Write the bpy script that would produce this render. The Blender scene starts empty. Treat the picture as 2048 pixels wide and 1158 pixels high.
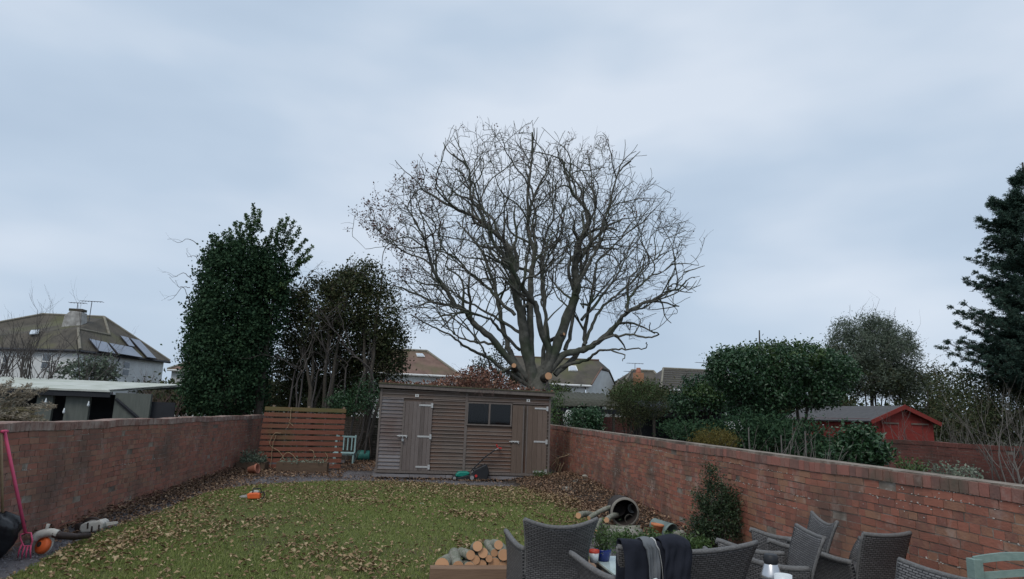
import bpy, math, random
import numpy as np
from mathutils import Vector, Matrix, kdtree

S = bpy.context.scene
C = S.collection
rng = np.random.default_rng(7)
random.seed(7)
R = math.radians

# ------------------------------------------------------------------ camera
FPX = 1340.0                      # focal length in pixels of a 2048 px wide frame
cd = Vector((805 - 1024, -(821 - 579), -FPX)).normalized()     # garden axis (+Y) seen by the camera
ch = Vector((1, -0.037, 0))
cu = ch.cross(cd).normalized()
cx = cd.cross(cu).normalized()
ROT = Matrix((cx, cd, cu))        # camera space -> world space
CAM = Vector((0, 0, 1.70))
cam_data = bpy.data.cameras.new('camera')
cam = bpy.data.objects.new('camera', cam_data)
C.objects.link(cam)
cam.matrix_world = Matrix.Translation(CAM) @ ROT.to_4x4()
cam_data.sensor_width = 36
cam_data.lens = FPX / 2048 * 36
cam_data.clip_start = 0.05
cam_data.clip_end = 2000
S.camera = cam

def ray(px, py):
    return ROT @ Vector((px - 1024, -(py - 579), -FPX))
def P(px, py, Y):                 # point of the picture on the plane y = Y
    d = ray(px, py); return CAM + d * (Y / d.y)
def PX(px, py, X):                # ... on the plane x = X
    d = ray(px, py); return CAM + d * (X / d.x)
def G(px, py, z=0.0):             # ... on the level z
    d = ray(px, py); return CAM + d * ((z - CAM.z) / d.z)

# ------------------------------------------------------------------ light
S.view_settings.view_transform = 'Standard'
S.view_settings.look = 'None'
S.view_settings.gamma = 1
S.view_settings.exposure = 0.0
SUN_EL, SUN_AZ = R(52), R(215)    # azimuth clockwise from +Y
w = bpy.data.worlds.new("World"); S.world = w; w.use_nodes = True
nt = w.node_tree; nt.nodes.clear()
N = nt.nodes.new; L = nt.links.new
out = N('ShaderNodeOutputWorld'); bg = N('ShaderNodeBackground'); bg.inputs[1].default_value = 0.1
sky = N('ShaderNodeTexSky'); sky.sky_type = 'NISHITA'; sky.sun_disc = False
sky.sun_elevation = SUN_EL; sky.sun_rotation = SUN_AZ; sky.dust_density = 2.0
tc = N('ShaderNodeTexCoord')
mp = N('ShaderNodeMapping'); mp.inputs['Scale'].default_value = (1.0, 1.0, 2.6); L(tc.outputs['Generated'], mp.inputs[0])
mp.inputs['Location'].default_value = (0.35, 0.1, 0.2)
n1 = N('ShaderNodeTexNoise'); n1.inputs['Scale'].default_value = 2.1; n1.inputs['Detail'].default_value = 4; n1.inputs['Roughness'].default_value = 0.42
L(mp.outputs[0], n1.inputs[0])
r1 = N('ShaderNodeValToRGB')
r1.color_ramp.elements[0].position = 0.32; r1.color_ramp.elements[0].color = (4.6, 5.75, 7.25, 1)
r1.color_ramp.elements[1].position = 0.70; r1.color_ramp.elements[1].color = (7.3, 8.1, 9.2, 1)
e = r1.color_ramp.elements.new(0.50); e.color = (5.45, 6.6, 8.05, 1)
def sky_lobe(px, py, amount, lo, hi, prev):
    # a thinner, brighter or heavier, darker part of the cloud cover in a fixed compass direction
    dv = ray(px, py).normalized()
    vn = N('ShaderNodeVectorMath'); vn.operation = 'NORMALIZE'; L(tc.outputs['Generated'], vn.inputs[0])
    vd = N('ShaderNodeVectorMath'); vd.operation = 'DOT_PRODUCT'; vd.inputs[1].default_value = dv; L(vn.outputs[0], vd.inputs[0])
    mr = N('ShaderNodeMapRange'); mr.interpolation_type = 'SMOOTHSTEP'; mr.inputs[1].default_value = lo; mr.inputs[2].default_value = hi
    mr.inputs[3].default_value = 0; mr.inputs[4].default_value = amount; L(vd.outputs['Value'], mr.inputs[0])
    ad = N('ShaderNodeMath'); ad.operation = 'ADD'; L(prev, ad.inputs[0]); L(mr.outputs[0], ad.inputs[1]); return ad.outputs[0]
v_ = sky_lobe(1040, 130, .10, .86, 1.0, n1.outputs[0])
v_ = sky_lobe(1800, 60, .10, .93, 1.0, v_)
v_ = sky_lobe(1650, 620, .10, .97, 1.0, v_)
v_ = sky_lobe(500, 150, -.06, .90, 1.0, v_)
L(v_, r1.inputs[0])
mx = N('ShaderNodeMix'); mx.data_type = 'RGBA'; mx.inputs[0].default_value = 0.92
L(sky.outputs[0], mx.inputs[6]); L(r1.outputs[0], mx.inputs[7])
L(mx.outputs[2], bg.inputs[0]); L(bg.outputs[0], out.inputs[0])

sl = bpy.data.lights.new('sun', 'SUN'); sl.energy = 1.5; sl.angle = R(25); sl.color = (1, 0.96, 0.9)
so = bpy.data.objects.new('sun', sl); C.objects.link(so)
sd = Vector((math.sin(SUN_AZ) * math.cos(SUN_EL), math.cos(SUN_AZ) * math.cos(SUN_EL), math.sin(SUN_EL)))
so.rotation_euler = sd.to_track_quat('Z', 'Y').to_euler()

# ------------------------------------------------------------------ materials
def mat(name, stops, rough=0.8, scale=8.0, island=0.0, bump=0.0, bscale=None, spec=0.3, transl=0.0, metal=0.0,
        stretch=(1, 1, 1), detail=5, big=None, coat=0.0, pale=None):
    """stops: list of colours; noise (and the random tint of each loose piece) picks between them"""
    m = bpy.data.materials.new(name); m.use_nodes = True
    t = m.node_tree; t.nodes.clear(); n = t.nodes.new; l = t.links.new
    o = n('ShaderNodeOutputMaterial'); b = n('ShaderNodeBsdfPrincipled')
    b.inputs['Roughness'].default_value = rough; b.inputs['Specular IOR Level'].default_value = spec
    b.inputs['Metallic'].default_value = metal; b.inputs['Coat Weight'].default_value = coat
    tcn = n('ShaderNodeTexCoord'); mpn = n('ShaderNodeMapping'); mpn.inputs['Scale'].default_value = stretch
    l(tcn.outputs['Object'], mpn.inputs[0])
    no = n('ShaderNodeTexNoise'); no.inputs['Scale'].default_value = scale; no.inputs['Detail'].default_value = detail
    no.inputs['Roughness'].default_value = 0.6
    l(mpn.outputs[0], no.inputs[0])
    cr = n('ShaderNodeValToRGB'); els = cr.color_ramp.elements
    k = len(stops)
    lo, hi = (0.3, 0.7) if island < 0.5 else (0.05, 0.95)
    els[0].position = lo; els[0].color = (*stops[0], 1); els[1].position = hi; els[1].color = (*stops[-1], 1)
    for i in range(1, k - 1):
        q = els.new(lo + (hi - lo) * i / (k - 1)); q.color = (*stops[i], 1)
    if island > 0:
        ge = n('ShaderNodeNewGeometry'); mm = n('ShaderNodeMix'); mm.data_type = 'FLOAT'; mm.inputs[0].default_value = island
        l(no.outputs[0], mm.inputs[2]); l(ge.outputs['Random Per Island'], mm.inputs[3]); l(mm.outputs[0], cr.inputs[0])
    else:
        l(no.outputs[0], cr.inputs[0])
    col = cr.outputs[0]
    if big:                        # a second, broad stain colour: (colour, scale, low, high)
        nb = n('ShaderNodeTexNoise'); nb.inputs['Scale'].default_value = big[1]; nb.inputs['Detail'].default_value = 6
        l(tcn.outputs['Object'], nb.inputs[0])
        mr = n('ShaderNodeMapRange'); mr.inputs[1].default_value = big[2]; mr.inputs[2].default_value = big[3]
        l(nb.outputs[0], mr.inputs[0])
        mc = n('ShaderNodeMix'); mc.data_type = 'RGBA'; l(mr.outputs[0], mc.inputs[0]); l(col, mc.inputs[6])
        mc.inputs[7].default_value = (*big[0], 1); col = mc.outputs[2]
    if pale:
        npn = n('ShaderNodeTexNoise'); npn.inputs['Scale'].default_value = pale[1]; npn.inputs['Detail'].default_value = 8; npn.inputs['Roughness'].default_value = .7
        l(tcn.outputs['Object'], npn.inputs[0])
        mr2 = n('ShaderNodeMapRange'); mr2.inputs[1].default_value = pale[2]; mr2.inputs[2].default_value = pale[3]; mr2.inputs[4].default_value = pale[4]
        l(npn.outputs[0], mr2.inputs[0]); mc2 = n('ShaderNodeMix'); mc2.data_type = 'RGBA'; l(mr2.outputs[0], mc2.inputs[0]); l(col, mc2.inputs[6])
        mc2.inputs[7].default_value = (*pale[0], 1); col = mc2.outputs[2]
    l(col, b.inputs['Base Color'])
    if bump:
        nb2 = n('ShaderNodeTexNoise'); nb2.inputs['Scale'].default_value = bscale or scale * 4; nb2.inputs['Detail'].default_value = 6
        l(mpn.outputs[0], nb2.inputs[0])
        bu = n('ShaderNodeBump'); bu.inputs['Strength'].default_value = bump; bu.inputs['Distance'].default_value = 0.01
        l(nb2.outputs[0], bu.inputs['Height']); l(bu.outputs[0], b.inputs['Normal'])
    if transl:
        tr = n('ShaderNodeBsdfTranslucent'); l(col, tr.inputs[0]); ms = n('ShaderNodeMixShader'); ms.inputs[0].default_value = transl
        l(b.outputs[0], ms.inputs[1]); l(tr.outputs[0], ms.inputs[2]); l(ms.outputs[0], o.inputs[0])
    else:
        l(b.outputs[0], o.inputs[0])
    return m

def wicker_mat(name, c1, c2, dark):
    m = mat(name, [c1, c2], rough=0.5, scale=3.0, spec=0.4)
    t = m.node_tree; n = t.nodes.new; l = t.links.new
    b = next(x for x in t.nodes if x.type == 'BSDF_PRINCIPLED')
    uv = n('ShaderNodeUVMap'); br = n('ShaderNodeTexBrick')
    br.offset = 0.5; br.inputs['Scale'].default_value = 1.0
    br.inputs['Brick Width'].default_value = 0.042; br.inputs['Row Height'].default_value = 0.0175
    br.inputs['Mortar Size'].default_value = 0.0034; br.inputs['Mortar Smooth'].default_value = 0.6
    br.inputs['Color1'].default_value = (*c1, 1); br.inputs['Color2'].default_value = (*c2, 1); br.inputs['Mortar'].default_value = (*dark, 1)
    l(uv.outputs[0], br.inputs[0]); l(br.outputs[0], b.inputs['Base Color'])
    bu = n('ShaderNodeBump'); bu.invert = True; bu.inputs['Strength'].default_value = 0.9; bu.inputs['Distance'].default_value = 0.006
    l(br.outputs['Fac'], bu.inputs['Height']); l(bu.outputs[0], b.inputs['Normal'])
    return m

def glass_mat(name, col, rough=0.05, spec=.8, coat=.5):
    m = mat(name, [col, col], rough=rough, spec=spec, coat=coat); return m

M = {}
M['brick_r'] = mat('brick red', [(.17, .09, .068), (.27, .11, .075), (.35, .137, .092), (.21, .093, .072), (.33, .17, .105), (.18, .112, .088)], rough=.9, scale=14, island=.66, bump=.5, bscale=60,
                   big=((.135, .085, .065), 1.1, .52, .70), pale=((.42, .34, .29), 2.6, .54, .76, .8))
M['brick_l'] = mat('brick brown', [(.18, .095, .072), (.27, .12, .086), (.33, .14, .10), (.21, .105, .082), (.32, .17, .115), (.15, .10, .08)], rough=.92, scale=14, island=.68, bump=.5, bscale=60,
                   big=((.125, .085, .068), .9, .50, .70), pale=((.34, .27, .24), 2.4, .55, .78, .75))
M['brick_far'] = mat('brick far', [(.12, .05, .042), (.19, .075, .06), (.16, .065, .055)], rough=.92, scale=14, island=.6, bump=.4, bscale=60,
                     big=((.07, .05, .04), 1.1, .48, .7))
M['brick_dark'] = mat('brick mossy', [(.05, .045, .035), (.085, .07, .055), (.06, .058, .04)], rough=.95, scale=10, island=.5, bump=.5, bscale=50,
                      big=((.045, .055, .03), 1.4, .45, .7))
M['mortar'] = mat('mortar', [(.15, .12, .095), (.23, .19, .155), (.34, .31, .27)], rough=.95, scale=9, bump=.6, bscale=80, big=((.08, .065, .055), 1.7, .5, .7))
M['coping'] = mat('coping brick', [(.22, .10, .08), (.32, .135, .105), (.27, .14, .11), (.17, .095, .08), (.36, .17, .13)], rough=.9, scale=10, island=.7, bump=.5, bscale=60, big=((.11, .095, .07), 1.6, .52, .68), pale=((.45, .36, .31), 4, .58, .8, .6))
M['coping_l'] = mat('old coping brick', [(.16, .09, .075), (.22, .12, .095), (.19, .12, .10)], rough=.9, scale=10, island=.6, bump=.5, bscale=60, pale=((.46, .40, .35), 3, .42, .7, .8))
M['lime'] = mat('lime', [(.45, .42, .38), (.6, .57, .52)], rough=.9)
M['soil'] = mat('soil', [(.04, .032, .026), (.075, .058, .045)], rough=1, scale=3, bump=.8, bscale=40)
M['gravel'] = mat('gravel', [(.055, .052, .056), (.10, .094, .10), (.15, .14, .145), (.075, .06, .055)], rough=.9, scale=55, bump=.9, bscale=70, big=((.08, .058, .045), 1.2, .5, .68))
M['stone_chip'] = mat('slate chips', [(.05, .048, .056), (.10, .095, .105), (.17, .16, .17), (.08, .065, .06)], rough=.85, island=.9)
M['lawn'] = mat('lawn', [(.06, .07, .02), (.085, .10, .028), (.11, .105, .04)], rough=1, scale=1.6, bump=.8, bscale=60, big=((.085, .07, .035), .9, .5, .72))
M['grass'] = mat('grass blades', [(.125, .17, .042), (.185, .235, .06), (.27, .28, .11), (.205, .255, .07)], rough=.7, island=.75, scale=1.0, transl=.25)
M['paving'] = mat('paving', [(.16, .14, .12), (.22, .19, .16)], rough=.9, scale=4, bump=.4)
M['leaf_tan'] = mat('leaf tan', [(.12, .075, .04), (.25, .165, .085), (.37, .27, .15), (.19, .115, .06), (.45, .35, .21)], rough=.7, island=.95, transl=.15)
M['leaf_red'] = mat('leaf red brown', [(.06, .04, .03), (.17, .10, .062), (.28, .17, .105), (.10, .062, .042), (.40, .27, .17)], rough=.7, island=.95, transl=.12)
M['leaf_roof'] = mat('leaf copper', [(.08, .035, .028), (.17, .075, .05), (.25, .125, .085), (.12, .05, .038), (.36, .22, .15)], rough=.7, island=.95, transl=.12)
M['leaf_beech'] = mat('leaf beech', [(.07, .035, .03), (.12, .055, .04), (.09, .045, .035)], rough=.7, island=.9, transl=.15)
M['ivy'] = mat('ivy', [(.013, .034, .018), (.024, .056, .027), (.042, .08, .036), (.026, .062, .032)], rough=.7, island=.8, scale=.6, transl=.15, spec=.15)
M['ivy_light'] = mat('ivy light', [(.04, .08, .025), (.065, .115, .035), (.09, .135, .04)], rough=.5, island=.8, transl=.2, spec=.4)
M['holly'] = mat('dark evergreen', [(.024, .038, .018), (.045, .062, .026), (.065, .075, .032), (.075, .062, .032)], rough=.65, island=.85, transl=.15, spec=.2)
M['laurel'] = mat('laurel', [(.016, .045, .02), (.026, .068, .028), (.045, .095, .038), (.03, .08, .035)], rough=.4, island=.8, transl=.12, spec=.5)
M['laurel_light'] = mat('shrub green', [(.035, .07, .02), (.06, .105, .03), (.09, .14, .045)], rough=.5, island=.8, transl=.2, spec=.4)
M['euca'] = mat('grey green leaf', [(.08, .105, .075), (.12, .155, .11), (.17, .205, .15)], rough=.6, island=.85, transl=.2)
M['conifer'] = mat('conifer', [(.022, .048, .036), (.04, .078, .056), (.06, .105, .075)], rough=.7, island=.8, transl=.1)
M['yellow_shrub'] = mat('yellow shrub', [(.09, .075, .02), (.15, .11, .02), (.10, .10, .03)], rough=.7, island=.85, transl=.2)
M['yew'] = mat('yew', [(.014, .03, .014), (.028, .052, .022), (.05, .08, .032)], rough=.5, island=.85, transl=.1, spec=.4)
M['pale_leaf'] = mat('pale leaf', [(.13, .16, .12), (.2, .24, .17), (.28, .3, .24)], rough=.6, island=.9, transl=.2)
M['bark'] = mat('beech bark', [(.06, .06, .05), (.105, .102, .086), (.16, .155, .132)], rough=.95, scale=5, bump=.6, bscale=25, big=((.06, .075, .045), 1.2, .5, .68))
M['bark_dark'] = mat('dark bark', [(.05, .042, .035), (.085, .075, .06)], rough=.95, scale=9, bump=.5)
M['twig'] = mat('twig', [(.075, .065, .06), (.10, .088, .08)], rough=.9, scale=9)
M['twig_grey'] = mat('grey twig', [(.11, .10, .09), (.17, .155, .14)], rough=.9, scale=9)
M['twig_red'] = mat('red twig', [(.13, .085, .075), (.18, .12, .105)], rough=.9, scale=9)
M['cutwood'] = mat('cut wood', [(.42, .22, .12), (.55, .31, .17), (.48, .26, .14)], rough=.85, scale=4, island=.6, bump=.2)
M['logbark'] = mat('log bark', [(.09, .095, .07), (.26, .25, .21), (.14, .15, .11), (.30, .29, .25)], rough=.95, scale=14, bump=.6, bscale=60, stretch=(1, 1, 1))
M['sleeper'] = mat('sleeper', [(.17, .105, .07), (.24, .155, .10)], rough=.9, scale=6, bump=.5, bscale=18, stretch=(.6, 6, 14))
M['shed_wood'] = mat('shed cladding', [(.076, .059, .049), (.110, .086, .071), (.144, .115, .096)], rough=.92, scale=7, island=.35, bump=.5, bscale=20, stretch=(.5, 1, 6),
                     big=((.135, .078, .056), .8, .44, .68))
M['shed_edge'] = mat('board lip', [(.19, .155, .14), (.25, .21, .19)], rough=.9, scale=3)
M['shed_grey'] = mat('silvered cladding', [(.14, .13, .135), (.19, .18, .185), (.235, .22, .225)], rough=.92, scale=7, island=.35, bump=.5, bscale=20, stretch=(.5, 1, 6),
                     big=((.12, .085, .075), 1.1, .5, .7))
M['shed_door'] = mat('shed door', [(.10, .085, .078), (.14, .115, .105), (.165, .14, .13)], rough=.92, scale=7, island=.4, bump=.5, bscale=20, stretch=(6, 1, .5))
M['shed_door_red'] = mat('shed door brown', [(.092, .070, .056), (.128, .094, .074), (.155, .116, .094)], rough=.92, scale=7, island=.4, bump=.5, bscale=20, stretch=(6, 1, .5))
M['shed_trim'] = mat('shed trim', [(.12, .10, .09), (.17, .145, .13)], rough=.92, scale=6, bump=.4, stretch=(4, 4, 1))
M['felt'] = mat('mossy felt', [(.05, .055, .035), (.09, .085, .055), (.07, .075, .045)], rough=1, scale=8, bump=.7)
M['zinc'] = mat('galvanised', [(.42, .42, .41), (.55, .55, .54)], rough=.5, scale=20, metal=.3, spec=.5)
M['white'] = mat('white paint', [(.62, .62, .6), (.74, .74, .72)], rough=.6, scale=3)
M['render_white'] = mat('white render', [(.52, .53, .52), (.66, .67, .66)], rough=.9, scale=1.2)
M['shed_glass_old'] = glass_mat('shed glass', (.012, .016, .022), .15, .25, 0)
M['win_glass'] = glass_mat('window glass', (.06, .075, .09), .1)
M['sky_glass'] = glass_mat('skylight glass', (.45, .5, .55), .15)
def clear_glass(name):
    m = bpy.data.materials.new(name); m.use_nodes = True; t = m.node_tree; t.nodes.clear(); n = t.nodes.new; l = t.links.new
    o = n('ShaderNodeOutputMaterial'); a = n('ShaderNodeBsdfTransparent'); a.inputs[0].default_value = (.34, .38, .42, 1); g = n('ShaderNodeBsdfGlossy'); g.inputs['Roughness'].default_value = .04
    f = n('ShaderNodeFresnel'); f.inputs[0].default_value = 1.45; k = n('ShaderNodeMixShader'); l(f.outputs[0], k.inputs[0]); l(a.outputs[0], k.inputs[1]); l(g.outputs[0], k.inputs[2]); l(k.outputs[0], o.inputs[0]); return m
M['shed_glass'] = clear_glass('shed glass')
M['slat'] = mat('fence slat', [(.15, .055, .036), (.205, .078, .05), (.17, .085, .055)], rough=.85, scale=5, island=.45, bump=.3, stretch=(.6, 2, 6), big=((.10, .085, .04), .75, .58, .74))
M['slat_green'] = mat('algae slat', [(.10, .10, .04), (.14, .10, .045), (.17, .075, .045)], rough=.9, scale=3, island=.3, bump=.3, stretch=(.8, 2, 6))
M['post'] = mat('post', [(.18, .13, .09), (.25, .19, .14)], rough=.9, scale=8, bump=.3)
M['planter'] = mat('planter wood', [(.09, .06, .042), (.13, .09, .06)], rough=.9, scale=6, bump=.4, stretch=(.6, 2, 6))
M['terracotta'] = mat('terracotta', [(.32, .13, .085), (.42, .18, .12)], rough=.8, scale=8)
M['terracotta_bright'] = mat('orange terracotta', [(.45, .16, .07), (.55, .21, .10)], rough=.7, scale=8)
M['teal_paint'] = mat('pale teal paint', [(.22, .33, .33), (.30, .42, .41)], rough=.7, scale=6)
M['green_paint'] = mat('sage green paint', [(.16, .23, .21), (.22, .30, .27)], rough=.7, scale=7, bump=.2, stretch=(4, 1, 4))
M['roller_green'] = mat('roller green', [(.03, .14, .12), (.05, .19, .16)], rough=.6, scale=7)
M['rust'] = mat('rusty steel', [(.10, .075, .06), (.17, .12, .095)], rough=.8, scale=12)
M['mower_green'] = mat('mower green', [(.0, .17, .125), (.0, .20, .15)], rough=.4, scale=3, spec=.5)
M['black_plastic'] = mat('black plastic', [(.015, .016, .018), (.025, .026, .03)], rough=.5, scale=5)
M['grey_plastic'] = mat('grey plastic', [(.22, .22, .22), (.3, .3, .3)], rough=.5, scale=5)
M['red_plastic'] = mat('red plastic', [(.45, .03, .03), (.5, .04, .04)], rough=.5, scale=5)
M['orange_plastic'] = mat('orange plastic', [(.62, .11, .03), (.72, .15, .04)], rough=.5, scale=12)
M['cream_plastic'] = mat('cream plastic', [(.40, .38, .34), (.52, .5, .45)], rough=.6, scale=18)
M['brown_plastic'] = mat('dark brown plastic', [(.03, .02, .018), (.05, .035, .03)], rough=.5, scale=8)
M['pink'] = mat('pink paint', [(.50, .06, .13), (.62, .10, .19)], rough=.55, scale=8)
M['wood_pole'] = mat('wood pole', [(.28, .20, .12), (.36, .27, .17)], rough=.8, scale=9)
M['sack'] = mat('black sack', [(.008, .009, .011), (.02, .021, .024)], rough=.35, scale=9, bump=.8, bscale=14, spec=.5)
M['roof_tile'] = mat('roof tile', [(.055, .05, .042), (.085, .075, .06), (.11, .095, .075)], rough=.9, scale=.9, island=0, bump=.3, big=((.10, .10, .05), .35, .5, .68))
M['roof_tile_red'] = mat('roof tile brown red', [(.11, .07, .055), (.16, .10, .08), (.20, .13, .10)], rough=.9, scale=1.3, bump=.3, big=((.12, .10, .06), .35, .5, .68))
M['roof_tile_grey'] = mat('roof tile grey', [(.075, .07, .065), (.11, .10, .092)], rough=.9, scale=1.2, bump=.3)
M['ridge_tile'] = mat('ridge tile', [(.17, .155, .12), (.24, .22, .18)], rough=.9, scale=3)
M['solar'] = mat('solar panel', [(.13, .16, .21), (.19, .22, .28)], rough=.25, scale=.8, spec=.5, coat=0)
M['solar_frame'] = mat('solar frame', [(.03, .03, .035), (.04, .04, .045)], rough=.5)
M['chimney_brick'] = mat('chimney brick', [(.30, .14, .08), (.40, .21, .12)], rough=.9, scale=6)
M['chimney_white'] = mat('chimney render', [(.22, .21, .195), (.34, .33, .31), (.5, .49, .46)], rough=.9, scale=2.5)
M['aerial'] = mat('aerial', [(.1, .1, .11), (.13, .13, .14)], rough=.5, metal=.5)
M['carport_roof'] = mat('pale sheet roof', [(.34, .37, .30), (.48, .50, .44), (.58, .60, .56)], rough=.6, scale=1.5)
M['carport_panel'] = mat('grey green panel', [(.085, .095, .085), (.12, .13, .115)], rough=.9, scale=3, stretch=(5, 5, .6))
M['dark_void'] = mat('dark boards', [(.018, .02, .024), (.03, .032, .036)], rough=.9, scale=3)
M['mossy_sheet'] = mat('mossy corrugated sheet', [(.075, .075, .055), (.12, .115, .085), (.17, .16, .125)], rough=.95, scale=3, bump=.4, stretch=(.5, 3, 3))
M['red_wood'] = mat('red stained boards', [(.15, .020, .015), (.21, .030, .022)], rough=.75, scale=4, bump=.2, stretch=(1, 1, 5))
M['grey_felt'] = mat('grey felt', [(.075, .075, .078), (.105, .105, .108)], rough=.95, scale=6)
M['wicker'] = wicker_mat('wicker', (.10, .096, .097), (.15, .145, .145), (.010, .010, .011))
M['wicker_rim'] = mat('wicker rim', [(.10, .098, .097), (.17, .166, .163)], rough=.6, scale=60, bump=.8, bscale=90)
M['alu_leg'] = mat('chair leg', [(.05, .05, .05), (.07, .07, .07)], rough=.5)
M['navy'] = mat('navy cloth', [(.012, .014, .022), (.02, .023, .034)], rough=.95, scale=9, bump=.4, bscale=200)
M['grey_cloth'] = mat('grey cloth', [(.11, .12, .13), (.15, .16, .17)], rough=.95, scale=9, bump=.3, bscale=200)
M['steel'] = mat('brushed steel', [(.5, .5, .51), (.6, .6, .61)], rough=.3, metal=.9, spec=.5)
M['table_glass'] = mat('frosted glass top', [(.42, .52, .49), (.52, .6, .56)], rough=.12, scale=5, spec=.7)
M['blue_glaze'] = mat('blue glaze', [(.006, .02, .17), (.01, .03, .22)], rough=.2, spec=.6)
M['red_glaze'] = mat('red rim', [(.5, .05, .03), (.6, .08, .05)], rough=.4)
M['grey_pot'] = mat('grey green pot', [(.14, .18, .165), (.20, .25, .23)], rough=.7, scale=6)
M['barrel'] = mat('dark barrel', [(.03, .024, .022), (.05, .04, .036)], rough=.8, scale=6)
M['barrel_rim'] = mat('barrel rim', [(.17, .155, .135), (.25, .23, .20)], rough=.8, scale=12)
M['rock'] = mat('rock', [(.15, .145, .12), (.23, .22, .19), (.30, .29, .25)], rough=.95, scale=4, bump=.7, bscale=14)
M['pampas'] = mat('pampas plume', [(.26, .22, .16), (.36, .31, .24), (.42, .38, .3)], rough=.9, island=.8, transl=.3)
M['pampas_leaf'] = mat('pampas leaf', [(.15, .13, .07), (.22, .19, .11)], rough=.9, island=.8, transl=.2)
M['ceramic'] = mat('ceramic', [(.62, .66, .68), (.7, .73, .75)], rough=.25, spec=.6)
M['far_field'] = mat('far ground', [(.05, .055, .03), (.075, .07, .045)], rough=1, scale=.2)

# ------------------------------------------------------------------ object helpers
def tag(o, label=None, cat=None, group=None, kind=None):
    if label: o['label'] = label
    if cat: o['category'] = cat
    if group: o['group'] = group
    if kind: o['kind'] = kind
    return o
def empty(name, loc, label, cat, group=None):
    o = bpy.data.objects.new(name, None); C.objects.link(o); o.location = loc; o.empty_display_size = .2
    return tag(o, label, cat, group)
def link(name, me, m, parent=None, smooth=False):
    if m is not None: me.materials.append(m)
    if smooth: me.shade_smooth()
    o = bpy.data.objects.new(name, me); C.objects.link(o)
    if parent is not None:
        o.parent = parent
        # geometry is written in world space: the first level undoes the thing's own placement
        if parent.parent is None: o.matrix_parent_inverse = parent.matrix_basis.inverted()
    return o

class MB:
    def __init__(s): s.v = []; s.f = []; s.uv = None
    def add(s, vs, fs):
        b = len(s.v); s.v.extend([tuple(q) for q in vs]); s.f.extend([tuple(i + b for i in f) for f in fs]); return s
    def box(s, a, b, rot=None, about=None):
        x0, y0, z0 = a; x1, y1, z1 = b
        vs = [Vector(q) for q in ((x0, y0, z0), (x1, y0, z0), (x1, y1, z0), (x0, y1, z0), (x0, y0, z1), (x1, y0, z1), (x1, y1, z1), (x0, y1, z1))]
        if rot is not None:
            ab = Vector(about) if about is not None else (vs[0] + vs[6]) / 2
            vs = [rot @ (q - ab) + ab for q in vs]
        return s.add(vs, [(0, 3, 2, 1), (4, 5, 6, 7), (0, 1, 5, 4), (1, 2, 6, 5), (2, 3, 7, 6), (3, 0, 4, 7)])
    def slab(s, quad, th):           # quad of 4 points thickened along its normal (downwards/backwards)
        q = [Vector(p) for p in quad]; n = (q[1] - q[0]).cross(q[3] - q[0]).normalized() * th
        vs = q + [p - n for p in q]
        k = len(q)
        fs = [tuple(range(k)), tuple(reversed(range(k, 2 * k)))] + [(i, i + k, (i + 1) % k + k, (i + 1) % k) for i in range(k)]
        return s.add(vs, fs)
    def poly_prism(s, pts, d):       # polygon pts extruded by vector d
        q = [Vector(p) for p in pts]; d = Vector(d); k = len(q)
        fs = [tuple(range(k)), tuple(reversed(range(k, 2 * k)))] + [(i, i + k, (i + 1) % k + k, (i + 1) % k) for i in range(k)]
        return s.add(q + [p + d for p in q], fs)
    def tube(s, pts, rad, n=8, cap=True):
        pts = [Vector(p) for p in pts]; k = len(pts)
        if not hasattr(rad, '__len__'): rad = [rad] * k
        vs = []; up = Vector((.13, .2, .97))
        for i, p in enumerate(pts):
            t = (pts[min(i + 1, k - 1)] - pts[max(i - 1, 0)])
            t = t.normalized() if t.length > 1e-9 else Vector((0, 0, 1))
            if i == 0:
                a = t.cross(up)
                if a.length < .1: a = t.cross(Vector((1, 0, 0)))
                a.normalize()
            else:
                a = a - t * a.dot(t); a.normalize()
            b = t.cross(a)
            for j in range(n):
                an = 2 * math.pi * j / n
                vs.append(p + (a * math.cos(an) + b * math.sin(an)) * rad[i])
        fs = [(i * n + j, i * n + (j + 1) % n, (i + 1) * n + (j + 1) % n, (i + 1) * n + j) for i in range(k - 1) for j in range(n)]
        if cap: fs += [tuple(reversed(range(n))), tuple(range((k - 1) * n, k * n))]
        return s.add(vs, fs)
    def lathe(s, prof, origin=(0, 0, 0), axis=(0, 0, 1), n=24):   # prof: (r, h) pairs along axis
        o = Vector(origin); ax = Vector(axis).normalized()
        a = ax.cross(Vector((0, 0, 1)) if abs(ax.z) < .9 else Vector((1, 0, 0))).normalized(); b = ax.cross(a)
        vs = [o + ax * h + (a * math.cos(2 * math.pi * j / n) + b * math.sin(2 * math.pi * j / n)) * r for r, h in prof for j in range(n)]
        fs = [(i * n + j, i * n + (j + 1) % n, (i + 1) * n + (j + 1) % n, (i + 1) * n + j) for i in range(len(prof) - 1) for j in range(n)]
        return s.add(vs, fs)
    def build(s, name, m, parent=None, smooth=False, bevel=0.0):
        me = bpy.data.meshes.new(name); me.from_pydata(s.v, [], s.f); me.update()
        o = link(name, me, m, parent, smooth)
        if bevel:
            md = o.modifiers.new('bevel', 'BEVEL'); md.width = bevel; md.segments = 2; md.limit_method = 'ANGLE'
        return o

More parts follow.
